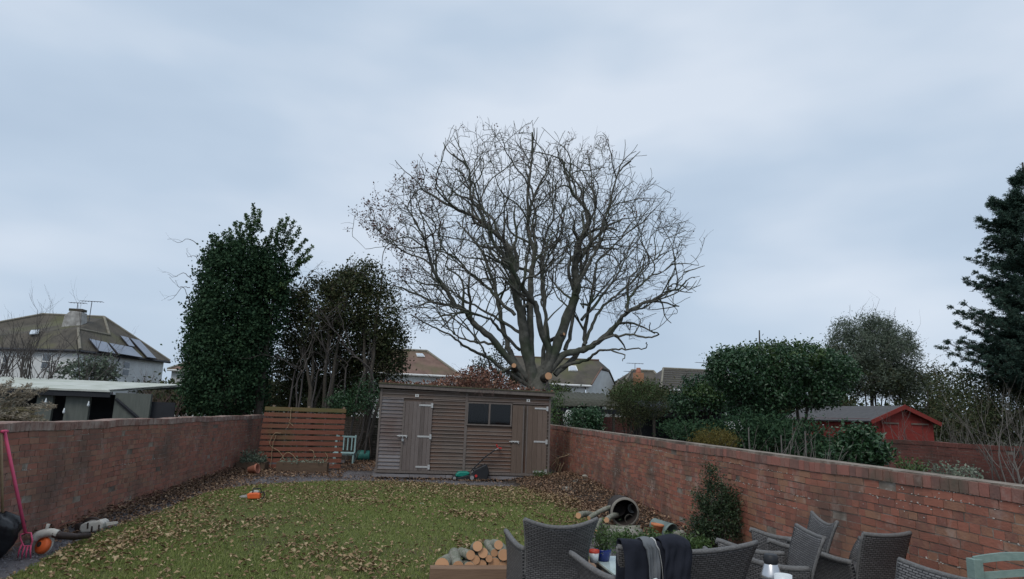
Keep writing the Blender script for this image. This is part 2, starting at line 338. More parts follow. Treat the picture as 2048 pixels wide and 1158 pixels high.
def fastmesh(name, V, F, m, parent=None, smooth=False):
    """V (n,3) and F (k,3 or 4) arrays"""
    me = bpy.data.meshes.new(name); V = np.asarray(V, dtype=np.float32); F = np.asarray(F, dtype=np.int32)
    k = F.shape[1]
    me.vertices.add(len(V)); me.vertices.foreach_set('co', V.ravel())
    me.loops.add(F.size); me.loops.foreach_set('vertex_index', F.ravel())
    me.polygons.add(len(F)); me.polygons.foreach_set('loop_start', np.arange(0, F.size, k, dtype=np.int32))
    try: me.polygons.foreach_set('loop_total', np.full(len(F), k, dtype=np.int32))
    except Exception: pass
    me.update(calc_edges=True); me.validate()
    return link(name, me, m, parent, smooth)

def unit(a):
    return a / np.maximum(np.linalg.norm(a, axis=-1, keepdims=True), 1e-9)

def leaf_arrays(c, size, up=0.0, aspect=.55, flat=0.0, out=None, fold=.25):
    """leaf = folded diamond of two triangles. c centres, size scalar or array"""
    n = len(c); size = np.broadcast_to(np.asarray(size, dtype=float), (n,)) * rng.uniform(.65, 1.3, n)
    d = unit(rng.normal(size=(n, 3)) + np.array([0, 0, up]) + (out if out is not None else 0))
    if flat: d[:, 2] *= (1 - flat); d = unit(d)
    r = unit(rng.normal(size=(n, 3)) * np.array([1, 1, 1 - flat * .9]))
    s = unit(np.cross(d, r)); nn = unit(np.cross(d, s))
    if flat:                       # keep the blade near the ground plane
        s = unit(np.cross(d, np.array([0, 0, 1.]) + rng.normal(size=(n, 3)) * (1 - flat) * 1.2)); nn = unit(np.cross(s, d))
    L_ = size[:, None]; W = L_ * aspect * .5
    a = c - d * L_ * .5; b = c + d * L_ * .5
    l = c + s * W + nn * L_ * fold * .5; r2 = c - s * W + nn * L_ * fold * .5
    V = np.stack([a, l, b, r2], 1).reshape(-1, 3)
    i = np.arange(n)[:, None] * 4
    F = np.concatenate([i + np.array([0, 1, 2]), i + np.array([0, 2, 3])], 1).reshape(-1, 3)
    return V, F
def leaves(name, c, size, m, parent=None, **k):
    V, F = leaf_arrays(np.asarray(c), size, **k); return fastmesh(name, V, F, m, parent)

class Tubes:
    """many thin tubes in one mesh"""
    def __init__(s): s.V = []; s.F = []; s.n = 0
    def add(s, pts, rad, n=4):
        pts = np.asarray(pts, dtype=float); k = len(pts)
        if k < 2: return
        rad = np.broadcast_to(np.asarray(rad, dtype=float), (k,))
        t = np.empty_like(pts); t[1:-1] = pts[2:] - pts[:-2]; t[0] = pts[1] - pts[0]; t[-1] = pts[-1] - pts[-2]
        t = unit(t); ref = np.array([.31, .95, .05]) if abs(t[0][1]) < .9 else np.array([1., 0, 0])
        a = unit(np.cross(t, ref)); b = np.cross(t, a)
        an = 2 * np.pi * np.arange(n) / n
        V = pts[:, None] + (a[:, None] * np.cos(an)[None, :, None] + b[:, None] * np.sin(an)[None, :, None]) * rad[:, None, None]
        i = np.arange(k - 1)[:, None] * n; j = np.arange(n)[None]; j2 = (j + 1) % n
        F = np.stack([i + j, i + j2, i + n + j2, i + n + j], -1).reshape(-1, 4) + s.n
        s.V.append(V.reshape(-1, 3)); s.F.append(F); s.n += k * n
    def build(s, name, m, parent=None):
        return fastmesh(name, np.concatenate(s.V), np.concatenate(s.F), m, parent, True)

def smooth_path(pts, per=6, wob=0.0):
    """Catmull-Rom through pts"""
    p = np.asarray([tuple(q) for q in pts], dtype=float); p = np.vstack([2 * p[0] - p[1], p, 2 * p[-1] - p[-2]])
    o = []
    for i in range(1, len(p) - 2):
        for t in np.linspace(0, 1, per, endpoint=False):
            a, b, c, d = p[i - 1], p[i], p[i + 1], p[i + 2]
            o.append(.5 * ((2 * b) + (-a + c) * t + (2 * a - 5 * b + 4 * c - d) * t * t + (-a + 3 * b - 3 * c + d) * t ** 3))
    o.append(p[-2]); o = np.array(o)
    if wob: o[1:-1] += rng.normal(size=(len(o) - 2, 3)) * wob
    return o

def clumps(blobs, nclump, nleaf, sig, shell=.55):
    """blobs: list of (centre, radii); clump centres mostly near the surface of the blobs"""
    w_ = np.array([r[0] * r[1] * r[2] for _, r in blobs]) ** (2 / 3); w_ /= w_.sum()
    idx = rng.choice(len(blobs), nclump, p=w_)
    cc = np.array([tuple(b[0]) for b in blobs])[idx]; rr = np.array([tuple(b[1]) for b in blobs])[idx]
    d = unit(rng.normal(size=(nclump, 3))); q = rng.uniform(shell, 1.0, nclump) ** .6
    ctr = cc + d * rr * q[:, None]
    s_ = rng.uniform(.6, 1.5, nclump) * sig
    pts = ctr[:, None] + rng.normal(size=(nclump, nleaf, 3)) * s_[:, None, None]
    return pts.reshape(-1, 3)
def blob(px, py, Y, rx, rz, ry):     # radii rx, rz in photo pixels at that distance, ry in metres
    c = P(px, py, Y); k = Y / FPX
    return (tuple(c), (rx * k, ry, rz * k))

def grow(T, p, d, length, r, depth, n=5, wob=.25, up=.1, split=(2, 3), spread=.6, shrink=.65, tips=None, sides=4):
    """recursive bare branching"""
    pts = [np.array(p, dtype=float)]; d = unit(np.array(d, dtype=float)); seg = length / n
    for i in range(n):
        d = unit(d + rng.normal(size=3) * wob + np.array([0, 0, up])); pts.append(pts[-1] + d * seg)
    rad = np.linspace(r, r * .6, len(pts)); T.add(pts, rad, sides if r > .02 else 3)
    if tips is not None and depth <= 1: tips.extend(pts[1:])
    if depth <= 0: return
    for k in range(rng.integers(split[0], split[1] + 1)):
        j = rng.integers(max(1, n // 2), n + 1); dd = unit(d + rng.normal(size=3) * spread)
        grow(T, pts[j], dd, length * shrink * rng.uniform(.75, 1.2), rad[j] * .66, depth - 1, n, wob, up, split, spread, shrink, tips, sides)

# ------------------------------------------------------------------ ground
LX, RX, BY = -4.3, 4.6, 24.0       # left wall face, right wall face, rear wall face
m_ = MB(); m_.add([(-600, -100, -.06), (600, -100, -.06), (600, 900, -.06), (-600, 900, -.06)], [(0, 1, 2, 3)])
tag(m_.build('ground', M['far_field']), kind='structure')
# garden ground with gravel, gently uneven
def ground_sheet(name, x0, x1, y0, y1, z, m, step=.25, amp=.012):
    xs = np.arange(x0, x1 + step, step); ys = np.arange(y0, y1 + step, step)
    X, Y = np.meshgrid(xs, ys); Z = z + amp * (np.sin(X * 2.1 + Y) + np.sin(Y * 1.7 - X * .6))
    V = np.stack([X, Y, Z], -1).reshape(-1, 3); nx = len(xs)
    i = (np.arange(len(ys) - 1)[:, None] * nx + np.arange(nx - 1)[None]).ravel()
    return fastmesh(name, V, np.stack([i, i + 1, i + nx + 1, i + nx], -1), m, None, True)
tag(ground_sheet('gravel_path', LX, RX, .5, BY, -.01, M['gravel']), kind='structure')
tag(ground_sheet('neighbour_garden', RX + .25, 40, 2, 60, -.02, M['soil'], 1.0, .02), kind='structure')
tag(ground_sheet('side_garden', -40, LX - .25, 2, 60, -.02, M['soil'], 1.0, .02), kind='structure')

lawn_px = [(-60, 1200), (60, 1143), (130, 1106), (200, 1072), (260, 1048), (320, 1026), (370, 1008), (410, 994), (450, 984), (500, 976), (560, 971), (640, 967),
           (700, 966), (760, 967), (900, 974), (1000, 977), (1090, 977), (1130, 990), (1160, 1010), (1175, 1035)]
lawn_xy = [(G(x, y).x, G(x, y).y) for x, y in lawn_px] + [(2.6, 9.4), (2.0, 6.86), (.25, 6.86), (.2, 5.0), (-3.2, 4.2)]
def inside(poly, x, y):
    x = np.asarray(x); y = np.asarray(y); c = np.zeros(x.shape, bool); k = len(poly)
    for i in range(k):
        x0, y0 = poly[i]; x1, y1 = poly[(i + 1) % k]
        c ^= ((y0 > y) != (y1 > y)) & (x < (x1 - x0) * (y - y0) / (y1 - y0 + 1e-12) + x0)
    return c
lz = .045
# lawn as a fine sheet cut to its outline
st = .08
gx = np.arange(-4.3, 4.0, st); gy = np.arange(4.0, 19.0, st)
GX, GY = np.meshgrid(gx, gy); ins = inside(lawn_xy, GX + st / 2, GY + st / 2)
GZ = lz + .012 * np.sin(GX * 1.9 + .5) + .012 * np.sin(GY * 1.3 + GX)
V = np.stack([GX + rng.normal(size=GX.shape) * .015, GY + rng.normal(size=GX.shape) * .015, GZ], -1).reshape(-1, 3)
ii, jj = np.nonzero(ins[:-1, :-1]); nx = len(gx); i0 = ii * nx + jj
lawn = tag(fastmesh('lawn', V, np.stack([i0, i0 + 1, i0 + nx + 1, i0 + nx], -1), M['lawn'], None, True), kind='structure')
def lawn_z(x, y): return lz + .012 * np.sin(x * 1.9 + .5) + .012 * np.sin(y * 1.3 + x)

def scatter(n, x0, x1, y0, y1, poly=None):
    x = rng.uniform(x0, x1, n); y = y0 + (y1 - y0) * rng.uniform(0, 1, n) ** 1.35
    if poly is not None: k = inside(poly, x, y); x, y = x[k], y[k]
    return x, y
# grass blades
x, y = scatter(330000, -4.3, 3.2, 4.6, 18.2, lawn_xy); n = len(x)
patch = np.sin(x * 1.3 + 2 * np.sin(y * .7)) + np.sin(y * 1.1 + x * .5)
keep = rng.uniform(0, 1, n) < .62 + .22 * patch; x, y = x[keep], y[keep]; n = len(x)
z = lawn_z(x, y) - .004; hh = rng.uniform(.018, .045, n); wv = rng.uniform(.003, .006, n) * (1 + y / 16)
an = rng.uniform(0, 2 * np.pi, n); ln = rng.normal(size=(n, 2)) * .012
a = np.stack([x - np.cos(an) * wv, y - np.sin(an) * wv, z], -1); b = np.stack([x + np.cos(an) * wv, y + np.sin(an) * wv, z], -1)
t_ = np.stack([x + ln[:, 0], y + ln[:, 1], z + hh], -1)
V = np.stack([a, b, t_], 1).reshape(-1, 3); F = np.arange(3 * n).reshape(-1, 3)
tag(fastmesh('grass', V, F, M['grass']), 'short green grass blades growing across the lawn', 'grass', kind='stuff')
# stone chips along the path
x, y = scatter(30000, LX, RX, 5, 19.4)
k = ~inside(lawn_xy, x, y) & (y < 19.4) & ~((x > .1) & (y < 7.2)); x, y = x[k], y[k]; n = len(x)
s_ = rng.uniform(.008, .022, n); c_ = np.stack([x, y, np.full(n, .004)], -1)
tet = np.array([[1, 0, -.4], [-.4, .9, -.4], [-.5, -.8, -.4], [.1, .1, .7]])
th = rng.uniform(0, 2 * np.pi, n); co, si = np.cos(th), np.sin(th)
V = np.stack([tet[None, :, 0] * co[:, None] - tet[None, :, 1] * si[:, None], tet[None, :, 0] * si[:, None] + tet[None, :, 1] * co[:, None], np.broadcast_to(tet[None, :, 2], (n, 4))], -1) * s_[:, None, None] + c_[:, None]
F = (np.arange(n)[:, None, None] * 4 + np.array([[0, 1, 3], [1, 2, 3], [2, 0, 3]])[None]).reshape(-1, 3)
tag(fastmesh('gravel_chips', V.reshape(-1, 3), F, M['stone_chip']), 'grey and purple slate chips covering the garden path', 'gravel', kind='stuff')

# fallen leaves: tan on the lawn, red brown by the walls and the shed
def bed_z(x, y): return np.clip((x - 2.7) / 1.6, 0, 1) * np.clip((y - 10.5) / 5.5, 0, 1) * .20 + .0 * x
def litter(name, pts, m, size, label):
    V, F = leaf_arrays(pts, size, flat=.82, aspect=.6, fold=.5)
    return tag(fastmesh(name, V, F, m), label, 'leaves', kind='stuff')
x, y = scatter(30000, -4.2, 3.4, 4.8, 18.2, lawn_xy); n = len(x)
edge_l = np.clip((-1.2 - x - (12 - y) * .10) / 2.5, 0, 1); far = np.clip((y - 12.5) / 4, 0, 1) * np.clip((x + 2.6) / 2.5, 0, 1)
pt = sum(np.sin(x * a_ + y * b_ + c_) for a_, b_, c_ in rng.uniform(-3.2, 3.2, (9, 3))) / 4.5; pt = np.clip(.5 + .55 * pt, 0, 1)
pr = .05 + .42 * pt ** 2.2 + .42 * edge_l + 1.15 * far * (.5 + pt)
k = rng.uniform(0, 1, n) < pr; x, y = x[k], y[k]
litter('lawn_leaves', np.stack([x, y, lawn_z(x, y) + rng.uniform(.018, .04, len(x))], -1), M['leaf_tan'], .060, 'tan fallen leaves strewn over the lawn')
# denser clumps of tan leaves
pp = []
for px, py, q, sg in ((940, 1040, 90, .25), (640, 1120, 120, .35), (300, 1090, 110, .3), (480, 1060, 150, .4), (1010, 1000, 260, .7), (880, 985, 240, .7), (760, 1000, 90, .6),
                   (200, 1120, 110, .25), (620, 1085, 60, .2), (720, 1150, 60, .2), (930, 1100, 40, .15), (1080, 990, 300, .6), (400, 1030, 130, .4), (1120, 1010, 200, .4)):
    g = G(px, py); a = rng.normal(size=(q, 2)) * sg; pp.append(np.stack([g.x + a[:, 0], g.y + a[:, 1] * 1.5, np.zeros(q)], -1))
pp = np.concatenate(pp); pp = pp[inside(lawn_xy, pp[:, 0], pp[:, 1])]; pp[:, 2] = lawn_z(pp[:, 0], pp[:, 1]) + rng.uniform(.015, .05, len(pp))
litter('leaf_clumps', pp, M['leaf_tan'], .074, 'thicker drifts of tan leaves lying on the grass')
# drift by the left wall
n = 6500; y = rng.uniform(9, 19.8, n); x = LX + np.abs(rng.normal(size=n)) * (.28 + .05 * (y - 9)); z = .02 + .12 * np.exp(-(x - LX) / .25) * rng.uniform(0, 1, n)
k = rng.uniform(0, 1, n) < np.clip((y - 7) / 8, .1, 1); litter('wall_leaves', np.stack([x, y, z], -1)[k], M['leaf_red'], .062, 'red brown leaves drifted along the foot of the left brick wall')
# in front of planters, path end, by bench
pp = []
for x0, x1, y0, y1, q in ((-4.2, -1.4, 17.4, 19.3, 1400), (-1.7, -.7, 19.4, 23.5, 1400), (-1.5, 4.5, 17.1, 17.8, 500), (2.9, 4.55, 12.0, 17.9, 4600), (3.3, 4.55, 8.5, 13, 3200), (2.4, 4.0, 10.5, 13.5, 500)):
    x = rng.uniform(x0, x1, q); y = rng.uniform(y0, y1, q); z = .02 + bed_z(x, y) + .06 * rng.uniform(0, 1, q) * np.exp(-(RX - x) / .5) + rng.uniform(0, .03, q)
    pp.append(np.stack([x, y, z], -1))
litter('bed_leaves', np.concatenate(pp), M['leaf_red'], .062, 'brown leaf litter over the bed by the right wall and round the planters')
# low bank of soil along the right wall
xs = np.arange(2.6, RX + .2, .2); ys = np.arange(8.5, 18.0, .25); X_, Y_ = np.meshgrid(xs, ys)
V = np.stack([X_, Y_, bed_z(X_, Y_) - .012], -1).reshape(-1, 3); nx_ = len(xs); i = (np.arange(len(ys) - 1)[:, None] * nx_ + np.arange(nx_ - 1)[None]).ravel()
tag(fastmesh('earth_bank', V, np.stack([i, i + 1, i + nx_ + 1, i + nx_], -1), M['soil'], None, True), kind='structure')
# patio
m_ = MB()
for i in range(12):
    for j in range(9):
        x0 = .28 + i * .6; y0 = 1.0 + j * .6
        if x0 + .59 < RX and y0 + .59 < 6.6: m_.box((x0, y0, -.05), (x0 + .59, y0 + .59, .03 + .002 * ((i * 7 + j * 3) % 3)))
tag(m_.build('patio', M['paving']), kind='structure')

# ------------------------------------------------------------------ brick walls
def brick_wall(name, label, side, x_or_y, a0, a1, h0, h1, mb, cop_m, along='y', thick=.225, lime=0, cop=.105, seed=1, cw=.10, cat='wall', powr=1):
    """side: +1 / -1, the way the visible face looks; a0..a1 range along; h0,h1 heights at the ends"""
    r = np.random.default_rng(seed)
    root = empty(name, (x_or_y, (a0 + a1) / 2, 0) if along == 'y' else ((a0 + a1) / 2, x_or_y, 0), label, cat)
    hz = lambda u: h0 + (h1 - h0) * ((u - a0) / (a1 - a0)) ** powr + .007 * math.sin(u * 1.9 + seed) + .004 * math.sin(u * 4.7 + seed)
    def put(mb_, u0, u1, d0, d1, z0, z1, jit=0.0):     # d: distance behind the face
        e = [x_or_y - side * d0, x_or_y - side * d1]; e.sort(); j = r.normal(size=2) * jit
        s0 = hz(u0) - h0; s1 = hz(u1) - h0
        if along == 'y': vs = [(e[0], u0, z0 + s0), (e[1], u0, z0 + s0), (e[1], u1, z0 + s1), (e[0], u1, z0 + s1), (e[0], u0, z1 + s0), (e[1], u0, z1 + s0), (e[1], u1, z1 + s1), (e[0], u1, z1 + s1)]
        else: vs = [(u0, e[0], z0 + s0), (u1, e[0], z0 + s1), (u1, e[1], z0 + s1), (u0, e[1], z0 + s0), (u0, e[0], z1 + s0), (u1, e[0], z1 + s1), (u1, e[1], z1 + s1), (u0, e[1], z1 + s0)]
        vs = [(p[0] + (j[0] if along == 'y' else 0), p[1] + (0 if along == 'y' else j[0]), p[2] + j[1] * .5) for p in vs]
        mb_.add(vs, [(0, 3, 2, 1), (4, 5, 6, 7), (0, 1, 5, 4), (1, 2, 6, 5), (2, 3, 7, 6), (3, 0, 4, 7)])
    body = MB(); core = MB(); ct = MB(); lm = MB()
    top = h0 - cop
    put(core, a0, a1, .005, thick - .004, -.4, top)
    nc = int(top / .075) + 1
    for c in range(nc):
        z1 = top - c * .075 - .006; z0 = z1 - .066
        hdr = (c % 4 == 3); u = a0 - r.uniform(0, .2)
        while u < a1:
            L_ = .1025 if hdr or r.uniform() < .08 else .215
            e = min(u + L_ + r.normal() * .002, a1)
            if e > a0 + .02: put(body, max(u, a0), e, 0, .06, z0 + r.normal() * .001, z1 + r.normal() * .0015, .0025)
            u += L_ + .0095
    # coping: bricks on edge
    put(ct, a0, a1, .012, thick - .012, top, h0 - .012)
    u = a0
    cb = MB()
    while u < a1:
        e = min(u + cw - .008 + r.normal() * .002, a1); put(cb, u, e, -.012 + r.normal() * .002, thick + .01, top + .004, h0 + r.normal() * .002, .001); u += cw
    if lime:
        cl = r.uniform(a0, a1, max(3, lime // 14)); zl_ = r.choice([0, 0, 0, .075, .15, .3, .45, .6, .75], len(cl))
        for _ in range(lime):
            k_ = r.integers(len(cl)); u = cl[k_] + r.normal() * .22; zz = top - zl_[k_] + r.normal() * .006 - (abs(r.normal()) * .07 if r.uniform() < .25 else 0)
            if not a0 < u < a1 - .03: continue
            w_ = r.uniform(.004, .016); h_ = r.uniform(.003, .009); put(lm, u, u + w_, -.004, .003, zz, zz + h_)
    body.build('brickwork', mb, root)
    core.build('mortar', M['mortar'], root)
    o = cb.build('coping', cop_m, root); ct.build('coping_bed', M['mortar'], o)
    if lime: lm.build('lime_spots', M['lime'], root)
    return root
brick_wall('brick_wall', 'long red brick garden wall on the right with brick-on-edge coping', -1, RX, 2.2, BY, 1.295, 1.47, M['brick_r'], M['coping'], lime=1000, seed=3, powr=2)
brick_wall('brick_wall', 'dull brown brick garden wall on the left behind the pink fork', 1, LX, 2.5, BY + .2, 1.40, 1.40, M['brick_l'], M['coping_l'], lime=420, seed=4)
brick_wall('brick_wall', 'dark mossy rear wall behind the teal bench and lawn roller', -1, BY, LX + .01, RX + .2, 1.42, 1.42, M['brick_dark'], M['brick_dark'], along='x', seed=5)
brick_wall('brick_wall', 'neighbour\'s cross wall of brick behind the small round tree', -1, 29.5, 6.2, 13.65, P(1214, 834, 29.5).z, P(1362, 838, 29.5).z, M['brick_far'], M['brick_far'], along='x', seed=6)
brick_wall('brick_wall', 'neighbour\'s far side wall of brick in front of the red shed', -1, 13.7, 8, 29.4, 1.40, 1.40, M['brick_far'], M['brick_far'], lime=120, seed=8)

# ------------------------------------------------------------------ garden shed
SY = 17.85
def sx(px, py=880): return P(px, py, SY).x
def sz(px, py): return P(px, py, SY).z
shL, shR = sx(755, 870), sx(1100, 870); shD = 2.3
zt = 2.24                                              # front height under the fascia
shed = empty('garden_shed', ((shL + shR) / 2, SY, 0), 'long weathered timber garden shed with a flat roof, two doors and one window', 'shed')
xm = sx(930); d1a, d1b = sx(803, 870), sx(862, 870); d2a, d2m0, d2m1, d2b = sx(1023, 880), sx(1044, 880), sx(1052, 880), sx(1093, 880)
wa, wb = sx(936, 828), sx(1021, 828); wz0, wz1 = sz(980, 849), sz(980, 808)
dz0, dz1 = .20, sz(835, 803)
shell = MB()
for q in (((shL + .02, SY + .03, .16), (wa - .03, SY + .05, zt)), ((wb + .03, SY + .03, .16), (shR - .02, SY + .05, zt)), ((wa - .029, SY + .03, .16), (wb + .029, SY + .05, wz0 - .03)), ((wa - .029, SY + .03, wz1 + .03), (wb + .029, SY + .05, zt)), ((shL, SY + .03, .16), (shL + .05, SY + shD, zt - .05)), ((shR - .05, SY + .03, .16), (shR, SY + shD, zt - .05)), ((shL, SY + shD - .05, .16), (shR, SY + shD, zt - .12))):
    shell.box(*q)
shell.build('wall', M['shed_wood'], shed)
def cladding(x0, x1, z0, z1, holes, mb, mt):
    z = z0; pitch = .093
    while z < z1 - .01:
        zz = min(z + pitch, z1); segs = [(x0, x1)]
        for hx0, hx1, hz0, hz1 in holes:
            if zz > hz0 + .002 and z < hz1 - .002:
                ns = []
                for a, b in segs:
                    if hx1 <= a or hx0 >= b: ns.append((a, b)); continue
                    if hx0 > a: ns.append((a, hx0))
                    if hx1 < b: ns.append((hx1, b))
                segs = ns
        for a, b in segs:
            t = rng.normal() * .0015
            mb.add([(a, SY + .004 + t, z + .007), (b, SY + .004 + t, z + .007), (b, SY + .018 + t, zz - .003), (a, SY + .018 + t, zz - .003), (a, SY + .032, z + .007), (b, SY + .032, z + .007), (b, SY + .032, zz - .003), (a, SY + .032, zz - .003)],
                   [(0, 1, 2, 3), (5, 4, 7, 6), (1, 0, 4, 5), (3, 2, 6, 7), (0, 3, 7, 4), (2, 1, 5, 6)])
            mt.box((a, SY - .004 + t, z - .002), (b, SY + .02, z + .014))
        z += pitch
holes = [(d1a, d1b, dz0, dz1), (d2a, d2b, dz0, dz1 + .02), (wa - .05, wb + .05, wz0 - .05, wz1 + .05)]
g_ = MB(); lips = MB(); cladding(shL + .05, d1a, .22, 2.02, holes, g_, lips)
cg = g_.build('grey_cladding', M['shed_grey'], shed)
b_ = MB(); lips2 = MB(); cladding(d1b + .0, xm - .035, .22, 2.02, holes, b_, lips2); cladding(xm + .035, shR - .05, .22, 2.02, holes, b_, lips2)
cladding(shL + .05, shR - .05, 2.025, zt, [(xm - .035, xm + .035, 0, 9)], b_, lips2)
cb_ = b_.build('cladding', M['shed_wood'], shed); lips.build('board_edge', M['shed_edge'], cg); lips2.build('board_edge', M['shed_edge'], cb_)
for a, b in ((shL, shL + .05), (shR - .05, shR)):
    MB().box((a, SY - .012, .15), (b, SY + .045, zt)).build('corner_post', M['shed_trim'], shed)
MB().box((xm - .035, SY - .010, .20), (xm + .035, SY + .03, zt)).build('centre_post', M['shed_trim'], shed)
MB().box((shL - .02, SY - .05, .14), (shR + .02, SY + .03, .20)).build('sill_beam', M['shed_trim'], shed)
pl = MB(); u = shL - .05
for i in range(5):
    e = shL - .05 + (shR - shL + .1) * (i + 1) / 5; pl.box((u + .004, SY - .045, .035), (e - .004, SY - .01, .112)); u = e
pl.box((shL, SY + .1, .0), (shR, SY + shD, .15)); pl.build('plinth_board', M['shed_grey'], shed)
def hinge(xr, z, w_=.30):
    h = MB(); h.box((xr - w_, SY - .040, z - .022), (xr - .02, SY - .033, z + .022)); h.box((xr - .018, SY - .042, z - .06), (xr + .03, SY - .034, z + .06))
    h.tube([(xr - .018, SY - .04, z - .06), (xr - .018, SY - .04, z + .06)], .009, 6)
    for k in range(4): h.tube([(xr - w_ + .03 + k * .06, SY - .044, z), (xr - w_ + .03 + k * .06, SY - .038, z)], .008, 6)
    return h
def bolt(x, z):
    h = MB(); h.box((x - .13, SY - .042, z - .022), (x + .08, SY - .034, z + .022)); h.tube([(x - .17, SY - .052, z), (x + .10, SY - .052, z)], .011, 6)
    for q in (-.10, -.02, .06): h.box((x + q - .008, SY - .066, z - .026), (x + q + .008, SY - .036, z + .026))
    h.box((x + .07, SY - .07, z - .05), (x + .085, SY - .05, z + .02)); return h
def planks(x0, x1, z0, z1, mt, name, parent, n):
    d = MB(); w_ = (x1 - x0) / n
    for i in range(n): d.box((x0 + i * w_ + .0025, SY - .028 + rng.normal() * .001, z0), (x0 + (i + 1) * w_ - .0025, SY + .006, z1))
    return d.build(name, mt, parent)
dr = planks(d1a + .055, d1b, dz0 + .005, dz1, M['shed_door'], 'door', shed, 7)
MB().box((d1a, SY - .035, dz0), (d1a + .05, SY + .01, dz1)).build('door_frame', M['shed_trim'], dr)
for z in (dz1 - .09, 1.06, dz0 + .10): hinge(d1b - .02, z, .33).build('hinge', M['zinc'], dr)
bo = bolt(d1a + .05, 1.06).build('bolt', M['zinc'], dr)
MB().box((d1a + .01, SY - .09, .93), (d1a + .06, SY - .06, .99)).tube([(d1a + .02, SY - .075, .99), (d1a + .022, SY - .075, 1.02), (d1a + .048, SY - .075, 1.02), (d1a + .05, SY - .075, .99)], .005, 6).build('padlock', M['steel'], dr)
dr2 = planks(d2a, d2m0, dz0 + .005, dz1, M['shed_door_red'], 'side_panel', shed, 2)
dr3 = planks(d2m1 + .03, d2b, dz0 + .005, dz1, M['shed_door_red'], 'door', shed, 4)
MB().box((d2m0, SY - .036, dz0), (d2m0 + .035, SY + .01, dz1)).box((d2m1 - .005, SY - .036, dz0), (d2m1 + .028, SY + .01, dz1)).build('door_frame', M['shed_trim'], dr3)
for z in (dz1 - .06, 1.02, dz0 + .05): hinge(d2b - .01, z, .34).build('hinge', M['zinc'], dr3)
bolt(d2a + .10, 1.0).build('bolt', M['zinc'], dr3)
for x0, z0 in ((sx(834, 791), sz(834, 791)), (sx(1056.5, 801), sz(1056.5, 801))):
    o = MB().box((x0 - .045, SY - .012, z0 - .035), (x0 + .045, SY - .001, z0 + .035)).build('name_plate', M['white'], shed)
    MB().box((x0 - .012, SY - .015, z0 - .02), (x0 + .012, SY - .0125, z0 + .02)).build('plate_mark', M['rust'], o)
fr = MB(); t = .035
fr.box((wa - t, SY - .03, wz0 - t), (wb + t, SY + .02, wz0)).box((wa - t, SY - .03, wz1), (wb + t, SY + .02, wz1 + t))
fr.box((wa - t, SY - .03, wz0), (wa, SY + .02, wz1)).box((wb, SY - .03, wz0), (wb + t, SY + .02, wz1)).box(((wa + wb) / 2 - .022, SY - .03, wz0), ((wa + wb) / 2 + .022, SY + .02, wz1))
win = fr.build('window', M['shed_trim'], shed)
mid_ = (wa + wb) / 2
MB().box((wa + .001, SY + .003, wz0 + .001), (mid_ - .023, SY + .008, wz1 - .001)).build('pane', M['shed_glass'], win)
MB().box((mid_ + .023, SY + .003, wz0 + .001), (wb - .001, SY + .008, wz1 - .001)).build('pane', M['shed_glass'], win)
# pale bars behind the left pane, built to imitate a reflected casement
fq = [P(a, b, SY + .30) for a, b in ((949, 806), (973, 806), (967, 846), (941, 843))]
MB().tube(fq + [fq[0]], .022, 4).tube([fq[0].lerp(fq[1], .5), fq[3].lerp(fq[2], .6)], .016, 4).build('casement_reflection', M['shed_edge'], shed)
rf = MB(); rl, rr = sx(757, 770) , sx(1109, 785)
ft0, ft1 = 2.27, 2.375
rf.add([(rl, SY - .12, ft1 + .02), (rr, SY - .12, ft1 - .04), (rr, SY + shD + .1, ft1 - .24), (rl, SY + shD + .1, ft1 - .18), (rl, SY - .12, ft1 - .01), (rr, SY - .12, ft1 - .07), (rr, SY + shD + .1, ft1 - .27), (rl, SY + shD + .1, ft1 - .21)],
       [(0, 1, 2, 3), (7, 6, 5, 4), (0, 4, 5, 1), (1, 5, 6, 2), (2, 6, 7, 3), (3, 7, 4, 0)])
roof = rf.build('roof', M['felt'], shed)
fb = MB(); fb.add([(rl + .02, SY - .10, ft0), (rr - .02, SY - .10, ft0 - .06), (rr - .02, SY - .10, ft1 - .072), (rl + .02, SY - .10, ft1 - .012), (rl + .02, SY - .075, ft0), (rr - .02, SY - .075, ft0 - .06), (rr - .02, SY - .075, ft1 - .072), (rl + .02, SY - .075, ft1 - .012)],
       [(0, 1, 2, 3), (7, 6, 5, 4), (0, 4, 5, 1), (1, 5, 6, 2), (2, 6, 7, 3), (3, 7, 4, 0)])
fb.build('fascia', M['shed_trim'], roof)
# moss fringe, leaves and twigs heaped on the roof
n = 6500; x = rng.uniform(rl + .05, rr - .05, n); pile = .46 * np.exp(-((x - sx(955)) / .95) ** 2)
y = SY + rng.uniform(-.1, 1.3, n); z = 2.32 + .10 * (rr - x) / (rr - rl) - .07 * (y - SY) + rng.uniform(0, 1, n) ** 1.4 * (pile * 1.25 + .045)
k = rng.uniform(0, 1, n) < .14 + 1.6 * pile
tag(leaves('roof_leaves', np.stack([x, y, z], -1)[k], .085, M['leaf_roof'], flat=.2), 'red brown leaf heap lying on the shed roof', 'leaves', kind='stuff')
T = Tubes()
for _ in range(90):
    x0 = rng.normal(sx(960), .75); y0 = SY + rng.uniform(0, 1.1); p = np.array([x0, y0, 2.32]); a = rng.uniform(0, 6.28); d = np.array([math.cos(a), math.sin(a) * .5, rng.uniform(-.05, .5)])
    grow(T, p, d, rng.uniform(.3, .8), .006, 1, 4, .25, 0, (1, 2), .7, .6, None, 3)
for _ in range(16):     # sprays hanging over the edge
    x0 = rng.normal(sx(975), .35); grow(T, (x0, SY - .05, 2.36), (rng.normal() * .5, -.4, -.2), rng.uniform(.2, .45), .004, 1, 4, .3, -.12, (1, 2), .6, .6, None, 3)
tag(T.build('roof_twigs', M['twig_red']), 'tangle of cut twigs lying on the shed roof', 'twigs', kind='stuff')

